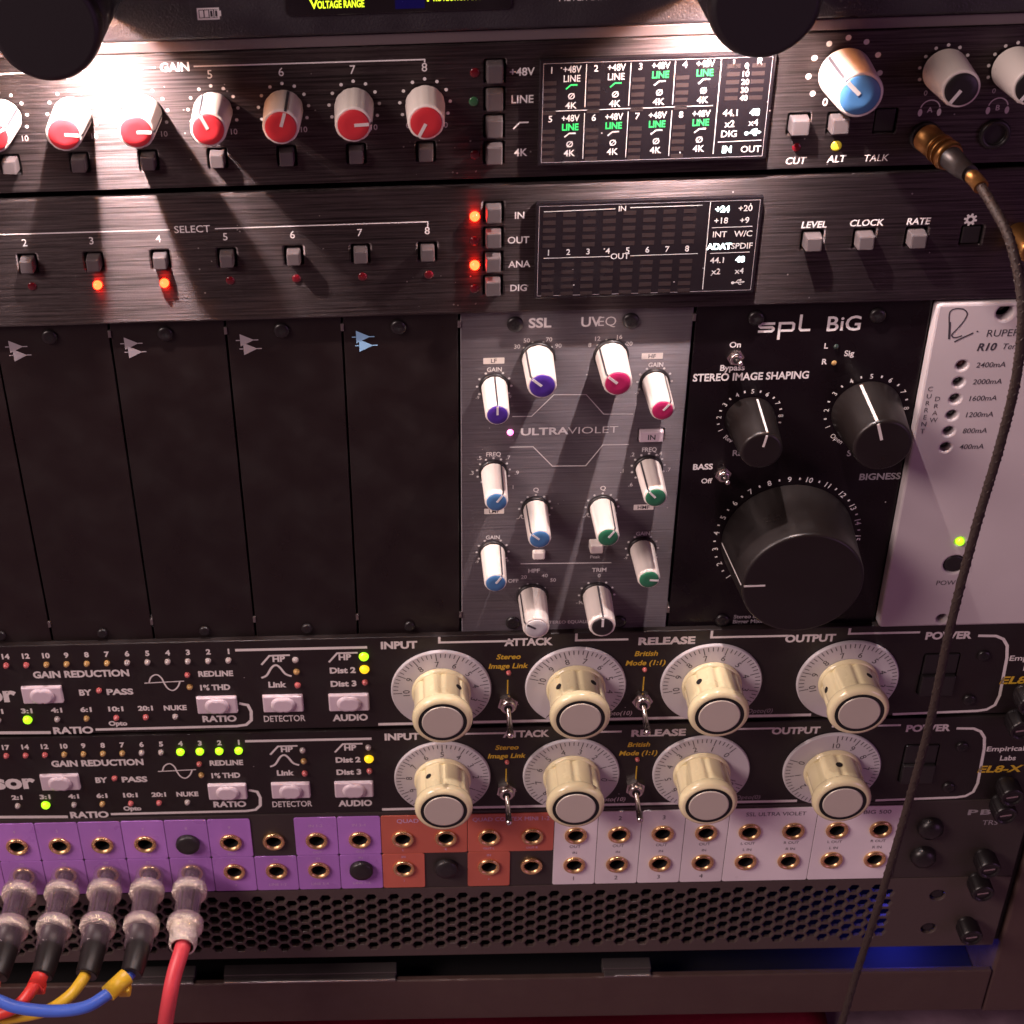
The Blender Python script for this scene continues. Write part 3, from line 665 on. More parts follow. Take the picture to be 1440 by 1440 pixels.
# equaliser module
t = Thing('equaliser_module', 'grey brushed equaliser module crowded with white knobs in coloured caps', 'equaliser', (38, -67, ZM))
bm = bm_new(); box(bm, 1.5, 74.5, -130, -3, -13.8, ZM-2.1); t.add('chassis', bm, 'chassis_black')
bm = bm_new(); plate(bm, rrect(0.4, 75.8, -132.9, -0.4, 0.4), [rrect(60.6, 69.6, -51.4, -46.2, 0.4)], ZM-2, ZM, 0.25)
z = ZM+PR
def tx(s_, x, y, h, mi=1, **k):
    k['b'] = k.get('b', 0.012)+0.008
    text(bm, s_, x, y, h, z, mi, **k)
tx('SSL', 26.3, -4.7, 3.3, b=0.02, w=7.4); tx('UV', 42.9, -4.8, 3.4, b=0.012); tx('EQ', 48.1, -4.8, 3.3, b=-0.012)
def tag(s_, x, y, w=7.0, h=2.3):
    poly(bm, rrect(x-w/2, x+w/2, y-h/2, y+h/2, 0.2), z, 2); text(bm, s_, x, y, 1.5, z+0.04, 3, b=0.005)
KN = [('a', 11.6, -28.0, 0, 'violet_plastic'), ('b', 25.8, -17.6, -50, 'violet_plastic'), ('c', 49.9, -17.4, -50, 'pink_plastic'), ('d', 64.9, -27.9, 40, 'pink_plastic'),
      ('e', 11.6, -62.2, 35, 'blue_plastic'), ('f', 26.5, -78.0, -50, 'blue_plastic'), ('g', 11.6, -96.4, 35, 'blue_plastic'),
      ('h', 64.9, -62.0, -42, 'green_plastic'), ('i', 49.8, -78.0, 35, 'green_plastic'), ('j', 64.9, -96.4, 96, 'green_plastic'),
      ('k', 26.2, -117.0, -60, 'pale_plastic'), ('l', 49.7, -117.0, 0, 'black_plastic')]
for kk, x, y, a, cap in KN:
    big = kk in 'bckl'
    if not big or kk == 'l':
        for j in range(9 if kk in 'adgjfil' else 11):
            st = 30 if kk in 'adgjfil' else 27
            a_ = math.radians((-120+st*j) if kk in 'adgjfil' else (-135+st*j)); 
            rr = 5.7 if kk != 'l' else 6.4
            if kk in 'adgjl' and j == 4: continue
            disc(bm, x+rr*math.sin(a_), y+rr*math.cos(a_), 0.42, z, 1)
    else:
        for a_ in (-50, -17, 17, 50): disc(bm, x+6.0*math.sin(math.radians(a_)), y+6.0*math.cos(math.radians(a_)), 0.36, z, 1)
    if kk in 'adgj': tx('GAIN', x, y+6.4, 1.6, w=4.9); tx('0', x, y+4.2+0.1, 1.5, b=0.008); tx('-9', x-5.6, y-4.2, 1.1, b=0); tx('9', x+5.4, y-4.2, 1.1, b=0)
    if kk in 'eh': tx('FREQ', x, y+7.3, 1.7, w=5.0)
    if kk in 'fi':
        tx('Q', x, y+7.9, 1.7); stroke(bm, spline([(x-6.6, y-4.2), (x-5.7, y-4.0), (x-5.2, y-2.9), (x-4.7, y-4.0), (x-3.9, y-4.2)], 4), 0.25, z, 1)
tx('30', 19.0, -13.2, 1.5, b=0); tx('50', 22.1, -11.0, 1.5, b=0); tx('70', 29.4, -10.9, 1.5, b=0); tx('90', 32.5, -13.3, 1.5, b=0)
tx('8', 42.8, -13.4, 1.5, b=0); tx('12', 45.3, -11.1, 1.5, b=0); tx('16', 52.4, -10.7, 1.5, b=0); tx('20', 55.7, -13.3, 1.5, b=0)
for s_, p_ in (('.5', (6.8, -56.3)), ('.7', (16.6, -56.4)), ('.3', (4.1, -62.3)), ('.9', (19.7, -62.7)), ('1', (18.5, -68.7)), ('.2', (59.2, -56.5)), ('.4', (68.7, -56.4)), ('.1', (56.0, -63.1)), ('.7', (72.0, -63.1)), ('.6', (59.3, -68.9)),
        ('OFF', (19.2, -109.6)), ('20', (23.0, -108.0)), ('40', (30.5, -107.6)), ('50', (33.6, -109.7)), ('-10', (43.7, -120.3)), ('0', (50.2, -108.2))): tx(s_, p_[0], p_[1], 1.5, b=0.002)
tx('HPF', 26.6, -105.3, 1.7); tx('TRIM', 50.1, -105.6, 1.7, w=5.2); tx('STEREO EQUALISER', 40.8, -129.3, 1.4, b=0.004)
tag('LF', 11.4, -18.3); tag('HF', 63.5, -18.2); tag('LMF', 12.0, -78.7); tag('HMF', 64.4, -78.6)
tx('ULTRA', 28.9, -46.2, 2.7, b=0.02, w=16.2); tx('VIOLET', 45.3, -46.2, 2.6, b=-0.014, w=17.0)
stroke(bm, [(17.8, -40.0), (24.3, -40.1), (31.6, -31.9), (42.4, -32.2), (48.6, -40.0), (58.5, -40.3)], 0.3, z, 1)
stroke(bm, [(17.1, -52.2), (25.1, -52.3), (31.9, -60.4), (43.4, -60.6), (48.9, -52.3), (57.8, -52.4)], 0.3, z, 1)
stroke(bm, [(21.7, -102.0), (54.3, -102.5)], 0.4, z, 1)
tx('Peak', 28.3, -99.7, 1.3, b=0); tx('Peak', 48.4, -99.7, 1.3, b=0)
t.add('front_panel', bm, ['grey_brushed', 'print_white', 'white_plastic', 'print_dark'])
for kk, x, y, a, cap in KN:
    big = kk in 'bckl'
    r0, r1 = (5.2, 4.7) if big else (4.35, 3.9)
    if kk == 'k': knob(t, x, y, ZM, a, r0, r1, 18.5, cap, 'white high-pass knob with a plain white cap', line='print_dark', capf=0.8)
    elif kk == 'l': knob(t, x, y, ZM, a, r0, r1, 18.5, cap, 'white trim knob with a black cap', capf=0.8)
    else: knob(t, x, y, ZM, a, r0, r1, 18.5, cap, 'white knob with a %s cap' % cap.split('_')[0])
led(t, 17.2, -46.2, ZM, 1.1, 'led_pink_on', 'lit pinkish white indicator', h=1.0)
b_ = button(t, 65.1, -48.8, ZM, 8.4, 4.4, 1.6, 'pink_button', 'wide white IN button', bev=0.25)
bm = bm_new(); text(bm, 'IN', 65.1, -48.8, 1.9, ZM+1.63, 0, b=0.02); o = t.add('button_lettering', bm, 'print_dark'); 
o.parent = b_; o.location = (-b_.location.x, -b_.location.y, -b_.location.z)
button(t, 28.1, -97.6, ZM, 4.8, 3.6, 1.8, 'white_plastic'); button(t, 48.3, -93.8, ZM, 5.0, 4.0, 4.0, 'white_plastic', 'raised white square button')
for x, y in ((18.2, -4.8), (55.7, -4.7), (19.3, -128.9), (58.4, -129.6)): screw(t, x, y, ZM, 2.7)

# stereo image module
t = Thing('stereo_module', 'glossy black stereo module with two black knobs above one giant knob', 'audio module', (114, -67, ZM))
bm = bm_new(); box(bm, 78, 150.5, -130, -3, -13.8, ZM-2.1); t.add('chassis', bm, 'chassis_black')
bm = bm_new(); plate(bm, rrect(76.7, 152.4, -132.9, -0.4, 0.4), [], ZM-2, ZM, 0.25)
# wordmark drawn as strokes: s p l
qx, qy = 105.6, -9.0
def S(pts, w=0.75, dz=0): stroke(bm, [(qx+a, qy+b) for a, b in pts], w, z+dz, 1)
S([(-3.0, 1.6), (-7.4, 1.6), (-7.9, 1.1), (-7.9, 0.7), (-7.4, 0.25), (-3.9, 0.25), (-3.4, -0.2), (-3.4, -0.7), (-3.9, -1.2), (-8.3, -1.2)], 0.9)
S([(-1.4, -4.4), (-1.4, 1.6), (2.6, 1.6), (3.1, 1.1), (3.1, -0.6), (2.6, -1.1), (-0.9, -1.1)], 0.9, 0.0)
S([(5.2, 4.6), (5.2, -0.5), (5.7, -1.1), (8.6, -1.1)], 0.9)
tx('B', 121.4, -8.1, 5.2, b=0.005); tx('i', 124.3, -8.1, 5.0, b=0.005); tx('G', 127.9, -8.1, 5.2, b=0.005)
tx('On', 90.4, -14.8, 2.0, b=0.016); tx('Bypass', 90.3, -23.4, 2.1, b=0.016); tx('L', 120.2, -16.2, 1.9, b=0.02); tx('R', 120.4, -22.1, 1.9, b=0.02); tx('Sig', 128.1, -19.2, 2.0, b=0.016)
tx('STEREO IMAGE SHAPING', 96.7, -26.9, 2.7, b=0.02, w=38.3)
def scale(cx, cy, r, n0, n1, a0, st, h, dots=True, up=False):
    for n in range(n0, n1+1):
        a_ = a0+st*(n-n0); s, c = math.sin(math.radians(a_)), math.cos(math.radians(a_))
        text(bm, str(n), cx+r*s, cy+r*c, h, z, 1, b=0.012, rot=a_)
        if dots and n < n1:
            m_ = a_+st/2; s, c = math.sin(math.radians(m_)), math.cos(math.radians(m_)); stroke(bm, [(cx+(r-0.3)*s, cy+(r-0.3)*c), (cx+(r+0.6)*s, cy+(r+0.6)*c)], 0.55, z, 1)
K1, K2, K3 = (97.9, -43.1), (136.7, -41.6), (115.9, -93.6)
scale(*K1, 10.4, 1, 9, -116, 29, 1.6); scale(*K2, 13.4, 1, 9, -116, 29, 1.7); scale(*K3, 25.2, 1, 16, -131, 15.9, 2.0)
text(bm, 'Rev', K1[0]+10.3*math.sin(math.radians(-142)), K1[1]+10.3*math.cos(math.radians(-142)), 1.6, z, 1, rot=38); text(bm, 'Open', K2[0]+13.6*math.sin(math.radians(-142)), K2[1]+13.6*math.cos(math.radians(-142)), 1.6, z, 1, rot=38)
tx('Range', 93.5, -57.0, 2.3, mi=2, al='l', b=0.01); tx('STAGE', 132.6, -58.3, 2.3, mi=2, al='l', b=0.01); tx('BIGNESS', 145.3, -68.2, 2.5, mi=2, w=14.2, b=0.02)
tx('BASS', 83.8, -62.3, 2.2, b=0.024); tx('Off', 85.6, -68.2, 1.9, b=0.012); tx('Stereo Imager', 100.6, -128.7, 1.6, mi=2, al='l'); tx('Bigger Mixes', 100.5, -131.0, 1.6, mi=2, al='l')
t.add('front_panel', bm, ['deep_black', 'print_white', 'print_grey'])
for x, y in ((96.2, -5.1), (135.3, -5.4), (96.5, -130.0)): screw(t, x, y, ZM, 2.6)
toggle(t, 90.7, -19.1, ZM, 'chrome', 3.5, (0.8, 0.2), 0.72); toggle(t, 90.8, -65.2, ZM, 'chrome', 3.5, (0.8, -0.2), 0.72)
led(t, 123.5, -16.6, ZM, 0.9, 'led_dark'); led(t, 123.6, -22.7, ZM, 0.9, 'led_amber')
def bigknob(c, r0, r1, h, ang, w, lab):
    def b(bm): lathe(bm, [(r0, 0.3), (r0, 1.2), (r1+0.2, h-1.2), (r1, h-0.5), (r1-0.35, h-0.12), (r1-0.9, h)], 96)
    k = t.put('knob', proto('knob|big|%.1f' % r0, b, ['soft_black']), c[0], c[1], ZM, ang, label=lab)
    def p(bm):
        q = [(-w/2, r0+0.06, 1.5), (w/2, r0+0.06, 1.5), (w/2, r1+0.26, h-1.2), (-w/2, r1+0.26, h-1.2)]
        bm.faces.new([bm.verts.new(v) for v in reversed(q)])
        q = [(-w/2, r1+0.26, h-1.2), (w/2, r1+0.26, h-1.2), (w/2, r1-0.7, h+0.05), (-w/2, r1-0.7, h+0.05)]
        bm.faces.new([bm.verts.new(v) for v in reversed(q)])
        box(bm, -w/2, w/2, r1*0.62 if r1 > 15 else r1*0.25, r1-0.75, h-0.2, h+0.05)
    o = bpy.data.objects.new('pointer', proto('pointer|big|%.1f' % r0, p, ['print_cream'])); COL.objects.link(o); o.parent = k
bigknob(K1, 8.3, 6.7, 21, 10, 0.75, 'small black knob with a white line'); bigknob(K2, 11.6, 9.4, 22, -18, 0.95, 'medium black knob with a white line'); bigknob(K3, 23.0, 20.6, 27, -91, 0.7, 'giant black knob with a thin white line')

# ================================================================ compressors (two alike units)
def compressor(dy, dials, lit, screws, label):
    """dy: offset of the unit; dials: number under the tick per knob, in degrees for the figure 7"""
    t = Thing('compressor', label, 'audio unit', (-13, -155+dy, 0), group='stacked compressors')
    chassis(t, -215, 202, -176.6+dy, -133+dy, -3.1)
    pw = rrect(172.5, 186.0, -166.5+dy, -146.5+dy, 1.2)
    bm = bm_new(); plate(bm, rrect(XL, XR, -177.0+dy, -132.7+dy, 0.5), [pw], -3, 0, 0.4)
    z = PR
    def T(s_, p, h, mi=1, **k): text(bm, s_, p[0], p[1]+dy, h, z, mi, **k)
    def Sk(pts, w=0.9, mi=1, dz=0): stroke(bm, [(x, y+dy) for x, y in pts], w, z+dz, mi)
    B = 0.044
    nums = ('1', '2', '3', '4', '5', '6', '7', '8', '9', '10', '12', '14', '17')
    for k, s_ in enumerate(nums): T(s_, (-86.7-7.62*k, -137.5), 2.3, b=B)
    T('GAIN REDUCTION', (-143.4, -146.8), 3.0, w=36.5, b=B); T('BY', (-143.0, -156.1), 2.7, b=B); T('PASS', (-129.8, -156.1), 2.7, b=B, w=10.2)
    T('REDLINE', (-92.5, -148.2), 2.5, w=13.2, b=B); T('1% THD', (-93.3, -155.0), 2.5, w=11.4, b=B); T('RATIO', (-93.1, -170.9), 2.9, w=13.2, b=B)
    rat = (('2:1', -178.2), ('3:1', -166.9), ('4:1', -155.4), ('6:1', -144.0), ('10:1', -132.5), ('20:1', -121.1))
    for s_, x in rat: T(s_, (x, -164.7), 2.2, w=4.4 if len(s_) == 3 else 5.8, b=B)
    T('NUKE', (-109.6, -164.8), 2.3, w=8.8, b=B); T('Opto', (-132.6, -172.1), 2.2, w=7.2, b=B)
    Sk([(-200, -175.2), (-159.3, -176.1)], 1.5); T('RATIO', (-150.4, -175.2), 3.2, w=15.6, b=B)
    Sk([(-141.7, -175.1), (-86.9, -174.9), (-83.0, -174.3), (-80.9, -172.0), (-80.6, -167.5), (-81.6, -164.3), (-84.9, -163.3)], 1.2)
    Sk([(-120.0, -152.1), (-104.8, -151.5)], 0.45)
    Sk(spline([(-118.2, -152.0), (-117.1, -149.2), (-114.9, -148.0), (-113.2, -149.7), (-112.5, -152.2), (-111.3, -155.0), (-109.4, -156.0), (-107.5, -154.3), (-106.4, -151.7)], 5), 0.6, dz=0.02)
    T('Distressor', (-169.5, -156.0), 7.2, b=B, al='r', w=52)
    Sk([(-84.2, -137.0), (-34.9, -137.1)], 1.2)
    for x0, s_ in ((0, 'd'), (25.4, 'a')): Sk([(x0-74.9, -144.4), (x0-71.6, -140.1), (x0-63.9, -140.0)] if s_ == 'd' else [(x0-74.9, -143.9), (x0-71.6, -139.6), (x0-63.9, -139.6)], 0.8)
    T('HP', (-68.2, -141.7), 2.6, b=B); T('Link', (-69.6, -154.3), 2.6, b=B); T('HP', (-43.4, -141.6), 2.6, b=B); T('Dist 2', (-44.5, -148.0), 2.6, b=B, w=9.8); T('Dist 3', (-44.5, -154.6), 2.6, b=B, w=9.8)
    Sk(spline([(-75.4, -150.8), (-73.3, -149.6), (-71.2, -145.9), (-69.5, -144.7), (-68.0, -146.0), (-66.2, -149.1), (-63.9, -150.3)], 5), 0.85)
    T('DETECTOR', (-68.0, -171.5), 3.0, w=16.0, b=0.016); T('AUDIO', (-42.7, -171.8), 3.0, w=13.6, b=B)
    T('INPUT', (-23.0, -136.4), 3.2, w=13.6, b=B)
    for x0, y0, x1, yy in ((-8.0, -132.9, 19.5, -135.6), (42.7, -132.9, 62, -136.1), (92.6, -133.0, 121, -136.2), (143.2, -133.4, 169.2, -136.0)):
        Sk([(x0, y0), (x0, yy), (x1, yy-0.1)], 0.95)
    T('ATTACK', (25.1, -136.3), 3.2, w=18.0, b=B); T('RELEASE', (76.3, -137.3), 3.2, w=21.0, b=B); T('OUTPUT', (129.2, -137.7), 3.2, w=18.6, b=B); T('POWER', (180.0, -137.9), 3.2, w=17.0, b=B)
    Sk([(190.8, -138.4), (197.4, -138.7), (200.4, -140.3), (202.4, -143.5), (203.4, -149.4), (204.2, -168.0), (203.3, -172.7), (200.6, -174.9), (197.1, -175.5), (165.2, -176.3)], 1.15)
    for x0, x1 in ((-32, -18), (4.5, 39), (56, 88), (106, 134)): Sk([(x0, -175.6), (x1, -175.6)], 1.3)
    for lines, x in ((('Stereo', 'Image Link'), 17.9), (('British', 'Mode (1:1)'), 69.2)):
        T(lines[0], (x, -143.2), 2.3, 2, b=0.022, shear=0.2); T(lines[1], (x, -147.7), 2.3, 2, b=0.022, shear=0.2)
    for x in (17.6, 68.9): Sk([(x, -154.6), (x, -161.6)], 0.45, 2)
    T('Opto(10)', (60.0, -172.6), 2.0, 1, b=0.01, shear=0.2, w=11); T('Opto(0)', (114.2, -173.0), 2.0, 3, b=0.01, shear=0.2, w=10)
    T('Empirical', (204.5, -149.6), 2.4, 1, al='l', b=0.018, w=14.5); T('Labs', (213.6, -154.6), 2.4, 1, b=0.018); T('EL8-X', (203.3, -160.4), 3.4, 2, al='l', b=0.03, shear=0.22, w=17)
    t.add('front_panel', bm, ['enamel_black', 'print_cream', 'print_yellow', 'print_grey'])
    cols = ['led_clear']*6+['led_amber']*4+['led_rose']*3
    for k in range(13):
        on = k in lit['gr']; led(t, -86.9-7.62*k-0.2, -141.6+dy, 0, 1.15 if not on else 1.6, 'led_green_on' if on else cols[k], 'lit green indicator' if on else None, h=1.8)
    for k, (s_, x) in enumerate(rat+(('N', -109.7),)):
        on = k in lit['ratio']; led(t, x-0.3, -169.0+dy, 0, 1.15 if not on else 1.8, 'led_green_on' if on else ('led_clear', 'led_clear', 'led_clear', 'led_amber', 'led_rose', 'led_rose', 'led_clear')[k], 'lit green indicator' if on else None, h=1.8)
    led(t, -137.6, -155.0+dy, 0, 1.15, 'led_rose', h=1.6); led(t, -103.2, -148.3+dy, 0, 1.1, 'led_rose', h=1.6); led(t, -102.9, -154.3+dy, 0, 1.2, 'led_amber', h=1.6)
    for k in range(3): led(t, (-62.0, -61.9, -61.9)[k], (-142.2, -148.0, -154.6)[k]+dy, 0, 1.25, ('led_clear', 'led_amber', 'led_rose')[k], h=1.6)
    for k in range(3):
        on = k in lit['audio']; led(t, -36.3, (-141.4, -147.6, -154.0)[k]+dy, 0, 1.85 if on else 1.2, (('led_green_on', 'led_amber_on', 'led_red_on')[k] if on else ('led_clear', 'led_amber', 'led_rose')[k]), 'lit indicator' if on else None, h=1.6)
    for x in (17.9, 68.9): led(t, x, -150.9+dy, 0, 0.95, 'led_rose', h=1.4)
    def pb(bm):
        box(bm, -7.9, 7.9, -4.2, 4.2, -1, 1.4, 0.45, taper=0.3)
        lathe(bm, [(3.3, 1.3), (3.1, 2.2), (2.4, 2.5)], 28, rfun=lambda a, z_: 1+0.42*abs(math.sin(a)))
    for x, y, lb in ((-159.4, -156.2, None), (-93.3, -163.3, None), (-68.0, -163.3, None), (-42.8, -163.5, None)):
        t.put('push_button', proto('push_button|compressor', pb, ['pink_button']), x, y+dy, 0)
    for x in (17.7, 68.8): toggle(t, x, -165.6+dy, 0, 'chrome', 12.5, (0.2, -3.0))
    for k, (x, ang) in enumerate(zip((-7.6, 43.2, 94.2, 145.3), dials)):
        y = -158.0+dy
        def kb(bm):
            lathe(bm, [(11.2, 1.7), (11.2, 3.0), (10.5, 3.5)], 48)
            lathe(bm, [(10.5, 3.5), (10.5, 15.0)], 96, cap=False, rfun=lambda a, z_: 1-0.075*max(0, math.cos(8*a))**4)
            lathe(bm, [(10.5, 14.9), (11.15, 15.6), (11.3, 16.6), (11.1, 17.9), (10.6, 18.6), (9.8, 19.0), (9.2, 19.05)], 64)
        kn = t.put('knob', proto('knob|dial', kb, ['cream_plastic']), x, y, 0)
        def db(bm):
            lathe(bm, [(19.0, 0.2), (19.0, 1.1), (18.6, 1.55)], 72)
            for n in range(0, 101, 2):
                a = math.radians(-(n-70)*2.9); s, c = math.sin(a), math.cos(a); L = 3.4 if n % 10 == 0 else 1.9
                stroke(bm, [((18.2-L)*s, (18.2-L)*c), (18.2*s, 18.2*c)], 0.32, 1.6, 1)
            for n in range(11):
                a = -(n-7)*29.0; text(bm, str(n), 13.2*math.sin(math.radians(a)), 13.2*math.cos(math.radians(a)), 2.5, 1.6, 1, b=0, rot=a)
        dl = bpy.data.objects.new('dial', proto('dial|c', db, ['dial_white', 'print_dark'])); COL.objects.link(dl); dl.parent = kn; dl.rotation_euler = (0, 0, math.radians(-ang))
        def cb(bm): ringflat(bm, 0, 0, 7.7, 9.0, 19.16, 1); lathe(bm, [(7.7, 18.9), (7.65, 19.3), (7.3, 19.42)], 48)
        cp = bpy.data.objects.new('cap', proto('cap|c', cb, ['cap_metal', 'hole_black'])); COL.objects.link(cp); cp.parent = kn
        for sa in screws[k]:
            def sb(bm): lathe(bm, [(1.25, -0.12), (1.25, 0.06)], 16)
            so = bpy.data.objects.new('set_screw', proto('set_screw|c', sb, ['hole_black'])); COL.objects.link(so); so.parent = kn
            a = math.radians(sa); d = Vector((math.sin(a), math.cos(a), 0)); so.location = (d*10.45+Vector((0, 0, 9.0)))*MM; so.rotation_euler = d.to_track_quat('Z', 'Y').to_euler()
    bm = bm_new(); box(bm, 172.9, 185.6, -156.4+dy, -146.9+dy, -2.8, 0.4, 0.5); box(bm, 172.9, 185.6, -166.1+dy, -156.6+dy, -2.8, 1.8, 0.5)
    t.add('power_switch', bm, 'black_plastic')
    for x, y in ((194.5, -147.8), (193.0, -169.5)): screw(t, x, y+dy, 0, 2.4)
compressor(0, (-6, 13, -14, -16), dict(gr=(), ratio=(1,), audio=(0, 1)), ((38,), (-45, 32), (-38,), (28, -75)), 'black compressor with big cream knobs, upper of the stacked pair, directly under the module row')
compressor(-45.9, (-58, -103, -160, 87), dict(gr=(0, 1, 2, 3), ratio=(1,), audio=(1,)), ((-32,), (), (), (-2,)), 'black compressor with four green gain lights lit in a row, lower of the stacked pair')

# ================================================================ patch bay
t = Thing('patch_bay', 'patch bay strip of gold jacks on purple, red and white cards', 'patch bay', (-13, -245.5, 0))
chassis(t, -215, 202, -267, -224, -3.1)
P = 17.6; X0 = -182.5; YU, YL = -238.0, -255.3
jacks = [(k, r) for k in range(-3, 21) for r in (0, 1)]
blank = {(4, 0), (8, 1), (10, 1)}
hl = [ngon(X0+P*k, (YU, YL)[r], 4.3, 20) for k, r in jacks if (k, r) not in blank]
bm = bm_new(); plate(bm, rrect(XL, XR, -267.6, -223.2, 0.5), hl, -3, 0, 0.35)
z = PR
text(bm, 'P', 205.3, -230.0, 2.7, z, 1, b=0.03, w=4.0); text(bm, 'B', 210.4, -230.0, 2.7, z, 1, b=0.03, w=4.2); text(bm, 'R', 215.7, -230.0, 2.7, z, 1, b=0.03, w=4.4); text(bm, 'TRS', 213.2, -236.0, 2.6, z, 1, b=0)
t.add('front_panel', bm, ['bay_black', 'print_grey'])
def card(k0, k1, rows, m, words):
    x0, x1 = X0+P*(k0-0.5)+0.12, X0+P*(k1+0.5)-0.12
    y1, y0 = (-225.0 if 0 in rows else -246.9), (-267.0 if 1 in rows else -246.6)
    hs = [ngon(X0+P*k, (YU, YL)[r], 4.35, 20) for k in range(k0, k1+1) for r in rows if (k, r) not in blank]
    bm = bm_new(); plate(bm, rrect(x0, x1, y0, y1, 0.9), hs, 0.03, 0.45, 0.12)
    for s_, x, y, h, w in words: text(bm, s_, x, y, h, 0.45+PR, 1, w=w, b=0)
    t.add('label_card', bm, [m, 'print_dark' if m == 'card_white' else 'print_pale'])
for k in range(-3, 9):
    cx = X0+P*k
    if k != 6: card(k, k, (0,), 'card_purple', [(str(k+4) if k < 6 else ('', 'IN 1-2', 'IN 3-4')[k-6], cx, -229.6, 1.5, None), ('OUT', cx, -244.9, 1.2, None)])
    card(k, k, (1,), 'card_purple', [('IN', cx, -248.6, 1.2, None), (str(k+4) if k < 6 else ('LINE 1-2', 'LINE 3-4', 'LINE 5-6')[k-6], cx, -263.6, 1.4, None)])
card(9, 10, (0,), 'card_red', [('QUAD CORTEX', X0+P*9.5, -227.9, 2.1, 22), ('L', X0+P*9, -244.6, 1.1, None), ('R', X0+P*10, -244.6, 1.1, None)])
card(9, 9, (1,), 'card_red', [('IN', X0+P*9, -248.6, 1.2, None), ('1', X0+P*9, -262.8, 1.2, None)])
card(11, 12, (0,), 'card_red', [('QUAD CORTEX MINI 1-2', X0+P*11.5, -227.9, 2.1, 31), ('OUT L', X0+P*11, -244.6, 1.1, None), ('OUT R', X0+P*12, -244.6, 1.1, None)])
card(11, 11, (1,), 'card_red', [('IN', X0+P*11, -248.6, 1.2, None), ('1', X0+P*11, -262.8, 1.2, None)])
for k in range(13, 17):
    cx = X0+P*k
    card(k, k, (0, 1), 'card_white', [(str(k-12), cx, -228.8, 2.2, None), ('OUT', cx, -244.6, 1.5, None), ('IN', cx, -248.2, 1.3, None), (str(k-12), cx, -263.4, 2.2, None)])
for k, s_, w in ((17, 'SSL ULTRA VIOLET', 24), (19, 'BIG 500', 11)):
    cx = X0+P*k
    card(k, k+1, (0, 1), 'card_white', [(s_, X0+P*(k+0.55) if k == 17 else X0+P*(k+0.85), -228.2, 2.0, w)] + [(a, X0+P*(k+i), y, 1.4, None) for i, a, y in ((0, 'L OUT', -244.8), (1, 'R OUT', -244.8), (0, 'L IN', -248.4), (1, 'R IN', -248.4))])
def jk(bm):
    rings = lathe(bm, [(4.28, -0.3), (4.55, 0.5), (4.5, 1.2), (4.1, 1.6), (3.4, 1.5), (3.0, 0.6)], 32, cap=False)
    lathe(bm, [(3.0, 0.6), (2.9, -4.0)], 32, cap=False, mi=1); lathe(bm, [(2.9, -4.2), (2.9, -4.0)], 24, mi=1)
def bk(bm):
    lathe(bm, [(4.9, 0.0), (4.9, 1.6), (4.4, 2.3), (2.0, 2.6)], 32)
for k, r in jacks:
    x, y = X0+P*k, (YU, YL)[r]
    if (k, r) in blank: t.put('blanking_plug', proto('blanking_plug', bk, ['black_plastic']), x, y, 0.46)
    else: t.put('jack_socket', proto('jack_socket', jk, ['brass', 'hole_black']), x, y, 0.0)
for x, y in ((189.2, -237.5), (189.0, -254.0)): 
    bm = bm_new(); lathe(bm, [(5.2, 0.02), (5.2, 1.4), (4.6, 3.2), (2.6, 4.2), (0.8, 4.5)], 32, c=(x, y)); t.add('end_bolt', bm, 'screw_black')

# ================================================================ vent panel
t = Thing('vent_panel', 'dark perforated vent panel with a honeycomb of hexagonal holes at the bottom of the rack', 'vent panel', (-13, -290, 0))
R_ = 2.62; cp_, rp = 4.815, 6.02
hl = []
cols_ = range(-64, 18)
for c in cols_:
    x = 96.6+cp_*c+0.0
    odd = c % 2
    for r in range(6 - odd):
        y = -273.7-rp*r-(rp/2 if odd else 0); hl.append(ngon(x, y, R_, 6))
hl += [ngon(199.2, -278.6, 3.3, 20), ngon(198.8, -299.2, 3.3, 20), ngon(214.0, -267.0+0, 0.5, 8)][:2]
bm = bm_new(); plate(bm, rrect(XL, XR, -310.6, -268.0, 0.6), hl, -1.8, 0, 0.2); t.add('grille', bm, 'vent_grey')
bm = bm_new()
box(bm, -212, 200, -310, -307.9, -30, -1.9); box(bm, -212, 200, -270.4, -268.6, -30, -1.9); box(bm, -212, 200, -307.8, -270.5, -32, -30.1); t.add('duct', bm, 'chassis_black')
for x, y in ((199.2, -278.6), (198.8, -299.2)):
    bm = bm_new(); lathe(bm, [(3.0, -5), (3.0, -1.4), (2.0, -0.8)], 20, c=(x, y)); t.add('screw', bm, 'screw_black')

# ================================================================ rack screws on the right ears
RS = [(212.6, -166.0, 'beside the upper cream-knobbed compressor'), (211.8, -178.5, 'at the joint of the two compressors'), (215.0, -213.6, 'at the bottom right of the lower compressor'),
      (214.4, -223.6, 'at the top right of the patch bay'), (213.7, -254.5, 'at the lower right of the patch bay'), (213.6, -268.5, 'where the patch bay meets the vent panel'), (213.8, -295.5, 'at the bottom right of the vent panel')]
for x, y, lb in RS:
    s = Thing('rack_screw', 'black knurled thumb screw ' + lb, 'screw', (x, y, 0), group='thumb screws in the rack ear')
    bm = bm_new(); lathe(bm, [(3.6, 0.05), (3.6, 2.0)], 28, c=(x, y))
    lathe(bm, [(4.7, 2.0), (4.7, 8.4), (4.2, 9.2), (3.4, 9.2), (3.2, 8.4)], 72, c=(x, y), rfun=lambda a, z_: 1-0.05*((int(a*36/math.pi)) % 2))
    s.add('head', bm, 'screw_black')
    bm = bm_new(); stroke(bm, [(x-2.2, y-0.4), (x+2.2, y+0.4)], 0.8, 8.5); s.add('slot', bm, 'chrome')

